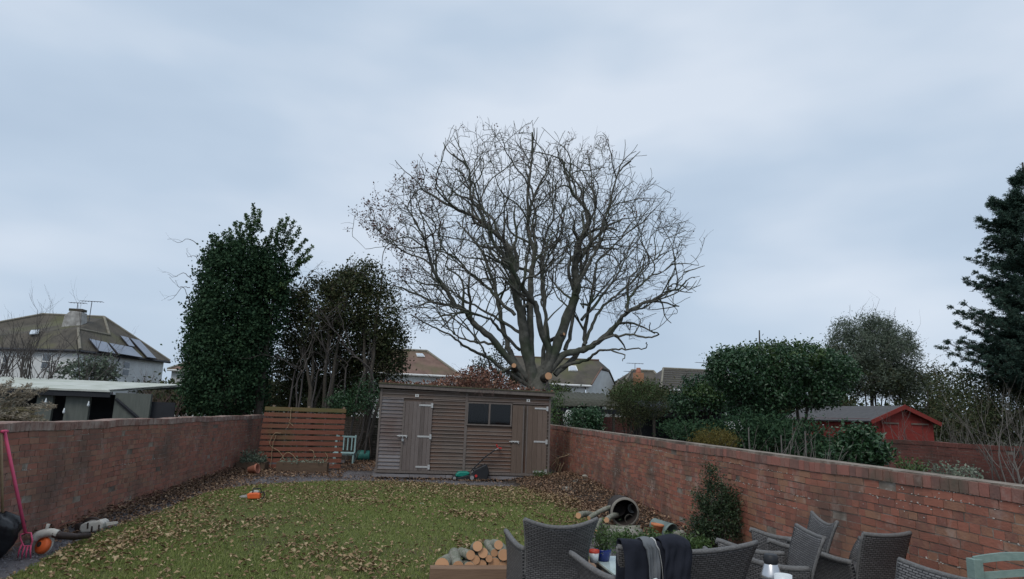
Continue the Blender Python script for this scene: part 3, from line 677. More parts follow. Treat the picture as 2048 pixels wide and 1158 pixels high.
# ------------------------------------------------------------------ slatted fence panel
FY = 19.9
fe = empty('slatted_fence', (P(600, 930, FY).x, FY, 0), 'reddish horizontal slat fence screen with green algae at its top left corner', 'fence')
tl, tr_ = P(531, 813, FY), P(693, 818, FY); bl, br_ = P(511, 940, FY), P(681, 940, FY)
ns = 11
for i in range(ns):
    a = i / ns; h = 0.70 / ns
    lft = tl.lerp(bl, a); rgt = tr_.lerp(br_, a); lft2 = tl.lerp(bl, a + h); rgt2 = tr_.lerp(br_, a + h); off = Vector((rng.normal() * .008, -.02, 0))
    MB().slab([lft + off, lft2 + off, rgt2 + off, rgt + off], .022).build('slat', M['slat_green'] if i in (0, ) else M['slat'], fe, bevel=.003)
for fr_, w_ in ((.10, .07), (.53, .07), (.965, .07)):
    t0 = tl.lerp(tr_, fr_); b0 = bl.lerp(br_, fr_); p_ = MB(); e = (b0 - t0)
    p_.tube([t0 + Vector((0, .045, .05)), b0 + Vector((0, .045, -.05))], .04, 4); p_.build('post', M['post'], fe)
def planter(x0, x1, y0, y1, h, label, plant, nleaf, tilt=0):
    r_ = empty('raised_planter', ((x0 + x1) / 2, y0, 0), label, 'planter')
    b = MB(); t = .035
    b.box((x0, y0, 0), (x1, y0 + t, h)).box((x0, y1 - t, 0), (x1, y1, h)).box((x0, y0 + t, 0), (x0 + t, y1 - t, h)).box((x1 - t, y0 + t, 0), (x1, y1 - t, h))
    b.build('box', M['planter'], r_, bevel=.004)
    MB().box((x0 + t, y0 + t, .02), (x1 - t, y1 - t, h - .04)).build('soil', M['soil'], r_)
    c = np.stack([rng.uniform(x0 + .05, x1 - .05, nleaf), rng.uniform(y0 - .05, y1 - .05, nleaf), h - .03 + np.abs(rng.normal(size=nleaf)) * plant], -1)
    return r_, c
r_, c = planter(P(554, 940, 18.9).x, P(655, 940, 18.9).x, 18.7, 19.2, .27, 'long brown wooden planter in front of the slat fence', .06, 240)
leaves('foliage', c, .06, M['pale_leaf'], r_)
MB().tube([(P(655, 950, 19).x, 18.7, .02), (P(660, 950, 19).x, 18.6, .2), (P(668, 950, 19).x, 18.55, .22)], .012, 6).build('hose', M['planter'], r_)
r_, c = planter(P(476, 940, 19.3).x, P(533, 940, 19.3).x, 19.0, 19.6, .22, 'low wooden planter of pale grey-green plants in the corner by the left wall', .13, 650)
leaves('foliage', c, .07, M['euca'], r_)
# bare vines climbing the fence
vt = Tubes(); 
for path in (((578, 939), (560, 905), (540, 890), (548, 868), (562, 866)), ((583, 815), (580, 838), (579, 845), (574, 856)), ((579, 845), (586, 852)), ((540, 940), (543, 912), (545, 890), (552, 870)),
             ((600, 935), (590, 915), (575, 905), (560, 920)), ((625, 935), (628, 905), (618, 900)), ((640, 936), (655, 915), (650, 905))):
    vt.add(smooth_path([P(a, b, FY - .06) for a, b in path], 4, .006), .009, 4)
tag(vt.build('bare_vine', M['wood_pole']), 'thin bare vine stems trained up the red slat fence', 'vine')
# terracotta pot lying on its side
g = G(505, 950); ax = Vector((.9, -.25, .18)).normalized()
tag(MB().lathe([(0, 0), (.075, 0), (.105, .19), (.12, .19), (.122, .24), (.108, .24), (.10, .19), (.07, .02), (0, .02)], (g.x - .1, g.y, .12), ax, 24).build('flower_pot', M['terracotta'], None, True), 'small terracotta pot lying on its side among leaves by the left wall', 'pot')

# pale teal bench beside the fence
BYb = 22.3
be = empty('garden_bench', (P(695, 900, BYb).x, BYb, 0), 'pale teal slatted garden bench half hidden behind the slat fence', 'bench')
x1 = P(713, 870, BYb).x; x0 = x1 - .62; zt_ = P(705, 872, BYb).z; zs = P(700, 902, BYb).z
MB().box((x0, BYb, zt_ - .05), (x1 + .01, BYb + .04, zt_)).build('top_rail', M['teal_paint'], be, bevel=.004)
k = x1 - .11
while k > x0: MB().box((k - .035, BYb + .008, zs + .02), (k + .0, BYb + .028, zt_ - .05)).build('back_slat', M['teal_paint'], be); k -= .125
for xx in (x0, x1 - .045):
    MB().box((xx, BYb - .005, 0), (xx + .045, BYb + .04, zt_ + .03)).build('leg', M['teal_paint'], be)
    MB().box((xx - .004, BYb - .50, 0), (xx + .041, BYb - .455, zs - .062)).build('leg', M['teal_paint'], be)
MB().box((x0 - .02, BYb - .52, zs - .06), (x1, BYb - .01, zs - .03)).box((x0 + .01, BYb - .50, zs - .1), (x1 - .02, BYb - .48, zs - .061)).build('seat', M['teal_paint'], be, bevel=.004)
# lawn roller
RYy = 23.3
ro = empty('lawn_roller', (P(727, 910, RYy).x, RYy, 0), 'old green lawn roller with an arched rusty handle beside the bench', 'lawn roller')
xa, xb = P(712, 912, RYy).x, P(739, 912, RYy).x; rr_ = .17
MB().lathe([(0, 0), (rr_ - .02, 0), (rr_, .015), (rr_, xb - xa - .015), (rr_ - .02, xb - xa), (0, xb - xa)], (xa, RYy, rr_ + .02), (1, 0, 0), 28).build('drum', M['roller_green'], ro, True)
hp = [(xa - .02, RYy, .16), (xa - .025, RYy + .05, .3), P(716, 893, RYy + .15), P(722, 868, RYy + .3), P(727, 864, RYy + .3), P(733, 864, RYy + .3), P(737, 870, RYy + .3), P(740, 893, RYy + .15), (xb + .025, RYy + .03, .3), (xb + .02, RYy, .16)]
MB().tube(smooth_path(hp, 4).tolist(), .012, 6).build('handle', M['rust'], ro, True)

# ------------------------------------------------------------------ lawn mower
MY = 16.25
mg = G(945, 962); MY = mg.y
def mp_(px, py, dy=0): return P(px, py, MY + dy)
mo = empty('lawn_mower', (mp_(940, 960).x, MY, 0), 'green and black electric lawn mower with a grass box standing in front of the shed', 'lawn mower')
def profile(pts, dy0, dy1): 
    q = [mp_(*a) for a in pts]; return MB().poly_prism([p + Vector((0, dy0, 0)) for p in q], (0, dy1 - dy0, 0))
profile([(910, 954), (914, 946), (920, 943.5), (934, 943.5), (941, 946), (937, 951), (925, 955)], .03, .38).build('motor_cover', M['mower_green'], mo, bevel=.03)
profile([(906, 951), (911, 950), (913, 955.5), (938, 950), (944, 952), (946, 963), (917, 965), (908, 962)], .0, .42).build('deck', M['black_plastic'], mo, bevel=.012)
profile([(916, 959), (933, 958), (933, 962.5), (916, 964)], -.012, .0).build('deck_trim', M['rust'], mo)
profile([(942, 954), (948, 940), (973, 928), (976, 934), (979, 944), (975, 962), (950, 963)], .03, .36).build('grass_box', M['black_plastic'], mo, bevel=.03)
lid_ = profile([(944, 947), (949, 939.5), (955, 940), (950, 947)], .08, .3); lid_.build('flap', M['grey_plastic'], mo, bevel=.005)
for px, py, r_ in ((943.5, 961.5, .082), (908.5, 962, .062)):
    c = mp_(px, py); 
    for dy in (-.035, .41):
        wl = MB().lathe([(0, 0), (r_ * .7, 0), (r_, .012), (r_, .035), (r_ * .7, .045), (0, .045)], (c.x, MY + dy, max(c.z, r_)), (0, 1, 0), 20).build('wheel', M['black_plastic'], mo, True)
        MB().lathe([(0, -.004), (r_ * .62, -.004), (r_ * .62, .0)], (c.x, MY + dy - .001, max(c.z, r_)), (0, 1, 0), 16).build('rim', M['grey_plastic'], wl)
for dy in (.06, .36): MB().tube([mp_(942, 942, dy), mp_(970, 914, dy), mp_(990, 900, dy)], .017, 6).build('handle_bar', M['black_plastic'], mo)
MB().tube([mp_(990, 900, .06), mp_(996, 897, .06), mp_(998, 895.5, .21), mp_(996, 897, .36), mp_(990, 900, .36)], .013, 6).build('grip', M['grey_plastic'], mo)
MB().tube([mp_(993, 889, .12), mp_(996, 896, .14), mp_(1003, 897, .14)], .02, 6).build('switch_lever', M['red_plastic'], mo)
MB().lathe([(0, 0), (.035, 0), (.035, .01)], tuple(mp_(952, 952, .015)), (0, 1, 0), 16).build('badge', M['red_plastic'], mo)
MB().tube([mp_(963, 918, .2), mp_(975, 915, .2), mp_(982, 920, .2), mp_(985, 921, .1)], .006, 5).build('cable', M['aerial'], mo)

# ------------------------------------------------------------------ chainsaw on the lawn
g = G(508, 999, .07)
cs = empty('chainsaw', (g.x, g.y, 0), 'orange chainsaw lying on the edge of the lawn in front of the left wall', 'chainsaw')
def cp(px, py, dy=0): return P(px, py, g.y + dy)
def prof2(f, pts, dy0, dy1): 
    q = [f(*a) for a in pts]; return MB().poly_prism([p + Vector((0, dy0, 0)) for p in q], (0, dy1 - dy0, 0))
prof2(cp, [(495, 988), (500, 985), (516, 984.5), (521, 987), (521, 997), (497, 997.5)], -.08, .10).build('housing', M['orange_plastic'], cs, bevel=.02)
prof2(cp, [(500, 984), (508, 981), (516, 981), (518, 984.5), (500, 985.5)], -.04, .07).build('filter_cover', M['cream_plastic'], cs, bevel=.01)
prof2(cp, [(478, 993), (484, 990.5), (496, 989), (496, 994.5), (483, 995)], -.005, .005).build('guide_bar', M['zinc'], cs)
MB().tube([cp(505, 985, -.06), cp(507, 977.5, -.03), cp(521, 977, .03), cp(523, 984, .06)], .011, 6).build('front_handle', M['black_plastic'], cs)
MB().tube([cp(520, 986), cp(527, 983.5), cp(529, 990), cp(526, 997), cp(519, 996)], .014, 6).build('rear_handle', M['black_plastic'], cs)

# sticks on the lawn
def stick(px, label, r=.014, m='wood_pole', h=.04, name='stick'):
    pts = [G(a, b, h) for a, b in px]; q = smooth_path(pts, 4, .008); k = len(q)
    T = Tubes(); T.add(q, np.linspace(r, r * .5, k), 6)
    return tag(T.build(name, M[m]), label, 'stick', 'sticks lying on the lawn')
stick([(533, 994), (548, 993.5), (566, 992)], 'short pale stick just right of the orange chainsaw')
stick([(702, 999), (722, 997), (748, 999), (766, 1003)], 'longest pale stick, lying on the lawn in front of the shed\'s left door', .018)
stick([(868, 1023), (880, 1029), (895, 1031)], 'thin curved twig in the middle of the lawn', .008)
stick([(1054, 980), (1060, 990), (1066, 999)], 'short forked stick among leaves right of the mower', .014)
stick([(1112, 1011), (1121, 1013)], 'tiny pale split of wood on leaves left of the barrel', .022)
stick([(840, 1008), (850, 1009)], 'small white wood chip on leaves below the mower', .02, 'ceramic')

# ------------------------------------------------------------------ things along the left wall
g = G(55, 1116); FX = LX + .1
fk = empty('garden_fork', (g.x, g.y, 0), 'bright pink long-handled garden fork leaning on the left brick wall', 'garden fork')
top = PX(10, 865, FX); low = G(50, 1066, .34); 
low = P(51, 1066, g.y + .02); top = PX(9, 863, LX + .06)
MB().tube([top, top.lerp(low, .5), low], .017, 8).build('shaft', M['pink'], fk, True)
MB().tube([top + Vector((0, -.05, .0)), top + Vector((0, .05, 0))], .018, 8).build('grip', M['pink'], fk, True)
def fp(px, py, dy=0): return P(px, py, g.y + dy)
cg_ = MB(); cg_.tube([low, fp(41, 1069), fp(41, 1078), fp(47, 1092), fp(62, 1092), fp(65, 1082), fp(62, 1066), low], .009, 6)
cg_.build('socket_frame', M['pink'], fk, True)
for a, b in (((44, 1088), (35, 1118)), ((50, 1092), (43, 1120)), ((56, 1092), (52, 1121)), ((62, 1090), (62, 1119))):
    MB().tube([fp(*a), fp((a[0] + b[0]) / 2 - 1.5, (a[1] + b[1]) / 2, -.02), fp(*b)], [.009, .008, .004], 6).build('tine', M['pink'], fk, True)
gb = G(10, 1112)
po = empty('broom', (gb.x, gb.y, 0), 'pale wooden broom handle standing at the left edge against the wall', 'broom')
a_ = PX(2, 862, LX + .035); b_ = PX(5, 1032, LX + .12); MB().tube([a_, b_], .014, 8).build('handle', M['wood_pole'], po, True)
MB().box((b_.x - .09, b_.y - .15, b_.z - .10), (b_.x + .05, b_.y + .15, b_.z)).build('head', M['black_plastic'], po, bevel=.01)
# black sack
def sack(name, c, r, h, m, label, cat, seed=1, squash=.7):
    r0 = np.random.default_rng(seed); n, k = 28, 16; V = []; 
    for i in range(k):
        t = i / (k - 1); prof = math.sin(min(1, t * 1.05) * math.pi * .5 + .35) if t < .75 else math.cos((t - .75) / .25 * 1.35) * .95
        for j in range(n):
            a = 2 * math.pi * j / n; f = 1 + .10 * math.sin(5 * a + 7 * t) + .07 * math.sin(11 * a - 5 * t) + r0.normal() * .015
            V.append((c[0] + r * prof * f * math.cos(a), c[1] + r * squash * prof * f * math.sin(a), c[2] + h * t + .02 * math.sin(3 * a)))
    F = [(i * n + j, i * n + (j + 1) % n, (i + 1) * n + (j + 1) % n, (i + 1) * n + j) for i in range(k - 1) for j in range(n)] + [tuple(range((k - 1) * n, k * n))]
    me = bpy.data.meshes.new(name); me.from_pydata(V, [], F); return tag(link(name, me, m, None, True), label, cat)
gs = G(-14, 1116); sack('rubble_sack', (gs.x, gs.y, 0), .22, .46, M['sack'], 'shiny black plastic sack slumped in the left corner of the picture', 'sack', 3)
# leaf blower
g = G(90, 1108)
def lp(px, py, dy=0): return P(px, py, g.y + dy)
lb = empty('leaf_blower', (g.x, g.y, 0), 'orange and cream leaf blower with a dark nozzle lying beside the pink fork', 'leaf blower')
c = lp(84, 1090)
MB().lathe([(0, -.03), (.03, -.035), (.05, -.02), (.075, -.02), (.092, -.005), (.095, .03), (.08, .05), (0, .05)], tuple(c), (.45, .80, -.35), 24).build('fan_housing', M['orange_plastic'], lb, True)
MB().lathe([(0, -.04), (.028, -.04), (.03, -.03)], tuple(c), (.45, .80, -.35), 16).build('intake_grille', M['brown_plastic'], lb)
MB().lathe([(0, -.03), (.11, -.03), (.13, 0), (.135, .03)], tuple(c + Vector((-.025, .05, .0))), (.45, .80, -.35), 24).build('back_cover', M['cream_plastic'], lb, True)
MB().tube(smooth_path([lp(68, 1078), lp(78, 1070), lp(92, 1066), lp(104, 1065), lp(116, 1068)], 4).tolist(), .045, 10).build('body', M['cream_plastic'], lb, True)
MB().tube([lp(92, 1068), lp(94, 1056), lp(97, 1048)], [.022, .017, .02], 8).build('handle', M['cream_plastic'], lb, True)
MB().tube([lp(108, 1067), lp(122, 1071, .0), lp(150, 1073.5, .15), lp(178, 1071, .4)], [.045, .042, .036, .032], 12).build('nozzle', M['brown_plastic'], lb, True)
# hedge trimmer
g = G(190, 1068)
def tp(px, py, dy=0): return P(px, py, g.y + dy)
ht = empty('hedge_trimmer', (g.x, g.y, 0), 'cream hedge trimmer with a dark looped handle lying by the wall on the gravel', 'hedge trimmer')
prof2(tp, [(166, 1048), (176, 1043), (192, 1041), (207, 1038), (214, 1043), (210, 1056), (196, 1061), (168, 1064), (164, 1057)], -.09, .10).build('housing', M['cream_plastic'], ht, bevel=.02)
prof2(tp, [(160, 1067), (176, 1064), (180, 1068), (166, 1070)], -.10, .02).build('foot', M['cream_plastic'], ht, bevel=.006)
MB().tube(smooth_path([tp(168, 1050), tp(170, 1041), tp(180, 1036), tp(192, 1037), tp(197, 1042), tp(194, 1052)], 4).tolist(), .016, 8).build('loop_handle', M['brown_plastic'], ht, True)
prof2(tp, [(154, 1047), (163, 1045), (164, 1058), (157, 1062), (152, 1057)], -.06, .06).build('rear_grip', M['brown_plastic'], ht, bevel=.01)
prof2(tp, [(210, 1045), (234, 1043), (235, 1047), (211, 1052)], -.02, .02).build('blade_guard', M['cream_plastic'], ht)
for q in ((181, 1043), (189, 1050), (203, 1047)): prof2(tp, [(q[0], q[1]), (q[0] + 3, q[1]), (q[0] + 2, q[1] + 12), (q[0] - 1, q[1] + 12)], -.096, -.088).build('vent', M['brown_plastic'], ht)

# ------------------------------------------------------------------ wicker chairs
def uv_panel(name, fn, nu, nv, m, parent, thick=.03, su=1.0, sv=1.0):
    V = [fn(i / nu, j / nv) for j in range(nv + 1) for i in range(nu + 1)]
    F = [(j * (nu + 1) + i, j * (nu + 1) + i + 1, (j + 1) * (nu + 1) + i + 1, (j + 1) * (nu + 1) + i) for j in range(nv) for i in range(nu)]
    me = bpy.data.meshes.new(name); me.from_pydata([tuple(v) for v in V], [], F); me.update()
    uvl = me.uv_layers.new(name='UVMap'); D = uvl.data
    for p in me.polygons:
        for li in p.loop_indices:
            vi = me.loops[li].vertex_index; i, j = vi % (nu + 1), vi // (nu + 1); D[li].uv = (i / nu * su, j / nv * sv)
    o = link(name, me, m, parent, True)
    md = o.modifiers.new('thickness', 'SOLIDIFY'); md.thickness = thick; md.offset = 0
    return o
def make_chair(label, group, wt=.66, wb=.54, hc=.815, hm=.748, ha=.56, tip=.625, depth=.56, aflare=.06, curve=.05, n_seats=1):
    root = empty('wicker_armchair' if n_seats == 1 else 'wicker_sofa', (0, 0, 0), label, 'armchair' if n_seats == 1 else 'sofa', group)
    def back(u, v):
        s = 2 * u - 1; top = hm + (hc - hm) * abs(s) ** 2.2; z = .06 + (top - .06) * v
        q = max(0, (z - .40) / (hc - .40)); w_ = wb + (wt - wb) * q ** 1.8
        return (s * w_ / 2, -.11 * q ** 1.3 - curve * (1 - s * s) * (.4 + .6 * q), z)
    bk = uv_panel('backrest', back, 20, 20, M['wicker'], root, .03, wb, hc)
    MB().tube([back(i / 20, 1) for i in range(21)], .019, 8).build('rim', M['wicker_rim'], bk, True)
    for s in (-1, 1): MB().tube([back(0 if s < 0 else 1, j / 14) for j in range(5, 15)], .013, 6).build('edge', M['wicker_rim'], bk, True)
    for s in (-1, 1):
        def arm(u, v, s=s):
            top = ha - .02 * math.sin(u * math.pi) + (tip - ha) * u ** 1.6; z = .06 + (top - .06) * v
            q = max(0, (z - .35) / (tip - .35)); x = wb / 2 + .012 + aflare * q ** 2 * (.35 + .65 * u)
            return (s * x, .012 + depth * u - .02 * (1 - q), z)
        a = uv_panel('arm', arm, 16, 14, M['wicker'], root, .03, depth, .65)
        MB().tube([arm(i / 16, 1) for i in range(17)] + [tuple(Vector(arm(1, 1)) + Vector((0, .012, -.03)))], [.020] + [.024] * 15 + [.022, .012], 8).build('arm_rim', M['wicker_rim'], a, True)
    def front(u, v): return ((2 * u - 1) * (wb / 2 - .01), depth - .02, .08 + .32 * v)
    uv_panel('front_panel', front, 4, 4, M['wicker'], root, .025, wb, .32)
    def seat(u, v): return ((2 * u - 1) * (wb / 2 - .01), .0 + (depth) * v, .42 + .012 * v - .015 * math.sin(u * math.pi) * math.sin(v * math.pi))
    uv_panel('seat', seat, 8, 8, M['wicker'], root, .04, wb, depth)
    for sx_ in (-1, 1):
        for yy in (.03, depth - .06): MB().box((sx_ * (wb / 2 - .03) - .02, yy, 0), (sx_ * (wb / 2 - .03) + .02, yy + .04, .07)).build('foot', M['alu_leg'], root)
    return root
def copy_tree(o, parent=None):
    c = o.copy(); C.objects.link(c)
    if parent is not None: c.parent = parent
    for k in list(o.children): copy_tree(k, c)
    return c
def put_chair(root, p0, p1, back_off=-.11):
    """stand the chair so that the top corners of its back come to the floor points p0 (its left) and p1"""
    p0 = Vector(p0); p1 = Vector(p1); d = (p1 - p0).normalized(); f = Vector((-d.y, d.x)); mid = (p0 + p1) / 2 - f * back_off
    root.location = (mid.x, mid.y, .032); root.rotation_euler = (0, 0, math.atan2(d.y, d.x)); return root
GRP = 'grey wicker armchairs on the patio'
ca = make_chair('grey wicker armchair facing the lawn, between the log pile and the blue plant pot', GRP, depth=.48, aflare=.03)
cc_ = make_chair('', GRP, wt=.64, wb=.56, hc=.80, hm=.775, curve=.04, aflare=.04, tip=.64); cc_['label'] = 'grey wicker armchair seen side-on, its woven back just right of the flask'
cdd = copy_tree(ca); cdd['label'] = 'grey wicker armchair nearest the brick wall, only its deeply dished back showing behind another armchair'
cf = copy_tree(cc_); cf['label'] = 'closest wicker armchair, coarse pale weave, beside the sage green wooden chair'
put_chair(ca, (1.067, 5.74), (1.704, 5.82))
put_chair(cc_, (3.34, 5.06), (3.50, 5.74))
put_chair(cdd, (3.95, 5.79), (4.12, 6.46))
put_chair(cf, (3.42, 3.66), (3.375, 4.31))
ce = make_chair('dark upright wicker armchair with a straight-topped back, standing before the right brick wall', GRP, wt=.50, wb=.47, hc=.80, hm=.785, curve=.03, aflare=.16, tip=.63, ha=.55, depth=.60)
put_chair(ce, (3.84, 5.34), (4.313, 5.34)); ce.rotation_euler[2] += R(8)
so_ = make_chair('wide wicker sofa seen from behind with a dark jacket over its left end', 'wicker sofa on the patio', wt=1.16, wb=1.02, hc=.80, hm=.755, depth=.58, aflare=.09, n_seats=2)
del so_['group']
put_chair(so_, (1.54, 4.68), (2.646, 4.876))
bpy.context.view_layer.update()
SM = so_.matrix_basis.copy()
def on_sofa(x, y, z): return SM @ Vector((x, y, z))
# jacket over the sofa back
jk = empty('jacket', tuple(on_sofa(-.3, -.1, .8)), 'dark navy hooded jacket with a grey lining draped over the wicker sofa back', 'jacket')
def drape(x0, x1, off, fall_b, fall_f, amp, ph, slant=0.0, hump=.0):
    def fn(u, v):
        x = x0 + (x1 - x0) * u; s = 2 * x / 1.16; top = .755 + .045 * abs(s) ** 2.2 + off + .02 + hump * math.sin(u * math.pi)
        y0 = -.11 - .05 * (1 - s * s)
        t = v
        fo = amp * math.sin(u * 9 + ph) * (.3 + abs(t - .4)) + .006 * math.sin(u * 23 + t * 9 + ph) + .005 * math.sin(u * 13 - t * 21 + 2 * ph) * abs(t - .4) * 2 + .004 * math.sin(t * 37 + u * 6)
        if t < .35: q = (.35 - t) / .35; p = (x, y0 + .035 + off + fo * .5, top - fall_f * q)
        elif t > .45: q = (t - .45) / .55; p = (x + slant * q + .02 * math.sin(q * 4 + ph), y0 - .035 - off - fo - .03 * q + .085 * q * fall_b, top - fall_b * q)
        else: a = (t - .35) / .10 * math.pi; p = (x, y0 + (.035 + off) * math.cos(a), top + (.03 + off * .5) * math.sin(a))
        return on_sofa(*p)
    return fn
uv_panel('body', drape(-.57, -.10, .004, .62, .30, .022, .5, .02, .015), 40, 40, M['navy'], jk, .008)
uv_panel('sleeve', drape(-.29, -.07, .028, .50, .2, .02, 2.0, .04, .03), 24, 40, M['navy'], jk, .012)
li_ = uv_panel('lining', drape(-.425, -.335, .022, .60, .12, .014, 1.2, .10, .01), 14, 40, M['grey_cloth'], jk, .008)
uv_panel('stripe', drape(-.332, -.326, .024, .60, .02, .008, 1.2, .12, .01), 2, 40, M['zinc'], jk, .003)
dl = drape(-.405, -.360, .036, .60, .12, .0, 1.2, .10, .01)
uv_panel('tag', lambda u, v: dl(u, .66 + .22 * v), 2, 6, M['ceramic'], li_, .003)

# outdoor table with flask and cup (its top lies just below the picture)
tb = empty('patio_table', (2.2, 3.2, 0), 'low-lying patio table under the steel flask, just below the picture\'s edge', 'table')
MB().box((1.45, 2.7, .715), (2.95, 3.72, .74)).build('table_top', M['alu_leg'], tb, bevel=.006)
for a in (1.5, 2.85):
    for b in (2.75, 3.62): MB().box((a, b, .03), (a + .05, b + .05, .713)).build('leg', M['alu_leg'], tb)
fc = G(1541, 1108, 1.045); fx, fy = fc.x, fc.y
fl = empty('vacuum_flask', (fx, fy, .74), 'steel vacuum flask with black lid and black body on the patio table', 'flask')
MB().lathe([(.0, 1.045), (.028, 1.045), (.034, 1.04), (.036, 1.01), (.033, 1.0)], (fx, fy, 0)).build('lid', M['black_plastic'], fl, True)
MB().lathe([(.033, .998), (.035, .995), (.048, .955), (.052, .945), (.053, .93), (.05, .925)], (fx, fy, 0)).build('shoulder', M['steel'], fl, True)
MB().lathe([(.05, .923), (.056, .915), (.056, .745), (.05, .741), (0, .741)], (fx, fy, 0)).build('body', M['black_plastic'], fl, True)
MB().tube([(fx - .05, fy - .02, .92), (fx - .085, fy - .04, .915), (fx - .088, fy - .04, .82), (fx - .055, fy - .02, .80)], .008, 6).build('handle', M['black_plastic'], fl, True)
c = P(1566, 1149, fy - .16)
tag(MB().lathe([(0, .741), (.034, .741), (.042, c.z), (.039, c.z), (.031, .75), (0, .75)], (c.x, c.y, 0)).build('cup', M['ceramic'], None, True), 'pale ceramic cup standing right of the steel flask', 'cup')

# low glass table with pots
gt = empty('glass_side_table', (2.2, 5.95, 0), 'low side table with a frosted glass top carrying the small plant pots', 'side table')
MB().box((1.80, 5.55, .425), (2.45, 6.33, .445)).build('table_top', M['table_glass'], gt, bevel=.004)
MB().box((1.83, 5.58, .38), (2.42, 6.30, .42)).build('apron', M['wicker_rim'], gt)
for a in (1.84, 2.37):
    for b in (5.6, 6.24): MB().box((a, b, .032), (a + .04, b + .04, .378)).build('leg', M['alu_leg'], gt)
def pot(px, py, Y, r, h, m, label, z0=None, rim=None, cat='plant pot', tilt=(0, 0, 1)):
    c = P(px, py, Y); z = c.z if z0 is None else z0
    o = MB().lathe([(0, 0), (r * .72, 0), (r * .95, h * .8), (r * 1.04, h * .82), (r * 1.05, h), (r * .93, h), (r * .85, h * .75), (r * .6, h * .1), (0, h * .1)], (c.x, c.y, z), tilt, 24).build('plant_pot', m, None, True)
    return tag(o, label, cat), Vector((c.x, c.y, z))
pb = empty('potted_plant', (P(1207, 1110, 6.12).x, 6.12, .446), 'leafy green plant in a shiny blue pot on the glass side table', 'potted plant')
MB().lathe([(0, 0), (.05, 0), (.07, .085), (.075, .1), (.066, .1), (.055, .05), (0, .05)], (pb.location.x, 6.12, .446)).build('pot', M['blue_glaze'], pb, True)
c = np.array([pb.location.x, 6.12, .62]); q = rng.normal(size=(420, 3)) * np.array([.06, .05, .065]) + c
T = Tubes()
for _ in range(26): T.add(smooth_path([(c[0] + rng.normal() * .02, c[1] + rng.normal() * .02, .52), (c[0] + rng.normal() * .05, c[1] + rng.normal() * .04, .62), (c[0] + rng.normal() * .09, c[1] + rng.normal() * .06, .70 + rng.normal() * .03)], 3), .0025, 3)
T.build('stems', M['laurel_light'], pb); leaves('foliage', q, .038, M['laurel_light'], pb, aspect=.35)
c = P(1188, 1113, 6.05)
wp = empty('plant_pot', (c.x, 6.05, .446), 'small white pot with a red rim next to the blue pot', 'plant pot')
MB().lathe([(0, 0), (.035, 0), (.045, .08), (.04, .08), (.03, .02), (0, .02)], (c.x, 6.05, .446)).build('pot', M['ceramic'], wp, True)
MB().lathe([(.046, .081), (.047, .105), (.04, .105), (.039, .081)], (c.x, 6.05, .446)).build('rim', M['red_glaze'], wp, True)

# ------------------------------------------------------------------ timber ledge and the log pile
tbk = empty('timber_ledge', (1.2, 7.2, 0), 'brown timber ledge under the pile of cut logs', 'timber')
for i, (a, b, c0_, t_) in enumerate(((6.94, 7.10, 861, .20), (7.105, 7.32, 884, .17), (7.325, 7.54, 886, .168))): MB().box((P(c0_, 1135, 6.95).x, a, .0), (2.3, b, t_)).build('timber', M['sleeper'], tbk, bevel=.008)
def log(px, py, rpx, Y, length, d, label, group='cut logs stacked on the timber ledge', k=1.0, c_=None, r=None, sides=18, bark='logbark', curve=0, m_end='cutwood'):
    c = P(px, py, Y) if c_ is None else Vector(c_); r = rpx * c.length / FPX if r is None else r
    d = Vector(d).normalized(); root = empty('log', tuple(c), label, 'log', group)
    n = 7; pts = [c + d * (length * i / (n - 1)) + Vector((0, 0, curve * math.sin(math.pi * i / (n - 1)))) for i in range(n)]
    o = MB().tube(pts, [r * (1 + .05 * math.sin(i * 2.1 + px)) for i in range(n)], sides); 
    vs = o.v
    for i in range(len(vs)): vs[i] = tuple(Vector(vs[i]) + Vector(rng.normal(size=3) * r * .022))
    ob = o.build('bark', M[bark], root, True)
    a = d.cross(Vector((0, .2, 1))).normalized(); b = d.cross(a)
    for e, s in ((c - d * .002, -1), (pts[-1] + d * .002, 1)):
        ring = [e + (a * math.cos(t_) + b * math.sin(t_)) * r * .955 for t_ in np.linspace(0, 2 * math.pi, 20, endpoint=False)]
        MB().poly_prism(ring, d * (.003 * s)).build('cut_face', M[m_end], root)
    return root
def zz(x, y): return 840 + x / 5.08, 930 + y / 5.08
logs = [((585, 825), 9.6, .30, (0.02, 1, -.25), 'log with the largest pale end at the very top left of the pile'),
        ((640, 893), 9.6, .32, (-.03, 1, -.2), 'log just below and right of the top left log'),
        ((797, 812), 8.8, .30, (-.05, 1, -.15), 'log at the top right of the pile with a pale round end'),
        ((755, 893), 7.4, .34, (-.1, 1, .1), 'narrow tilted log between the two upper logs on the right of the pile'),
        ((850, 912), 11, .33, (.05, 1, .0), 'broad brown log end on the upper right of the pile, beside the wicker armchair'),
        ((562, 965), 9, .30, (.0, 1, .0), 'round log end left of the pile\'s middle, second row'),
        ((628, 1012), 9, .30, (.03, 1, .0), 'lower log end between the broadest bottom log and the left bottom one'),
        ((757, 1008), 12.2, .33, (.0, 1, .0), 'broadest log, brown and centred on the bottom row'),
        ((500, 1040), 10.5, .30, (.0, 1, -.05), 'leftmost log of the bottom row, only its top showing over the ledge'),
        ((702, 950), 7, .30, (.05, 1, .05), 'thin grey-edged log wedged in the middle of the pile'),
        ((838, 1012), 6.5, .28, (.0, 1, .0), 'smallest dark log end on the bottom row'),
        ((905, 1000), 8.5, .32, (.0, 1, .0), 'bright tall log end at the bottom right, cut by the armchair'),
        ((928, 920), 6.5, .32, (.0, 1, .0), 'log end half hidden behind the armchair on the second row'),
        ((911, 832), 4.2, .42, (.25, 1, -.1), 'thinnest branch end, almost white, above the pile\'s right side')]
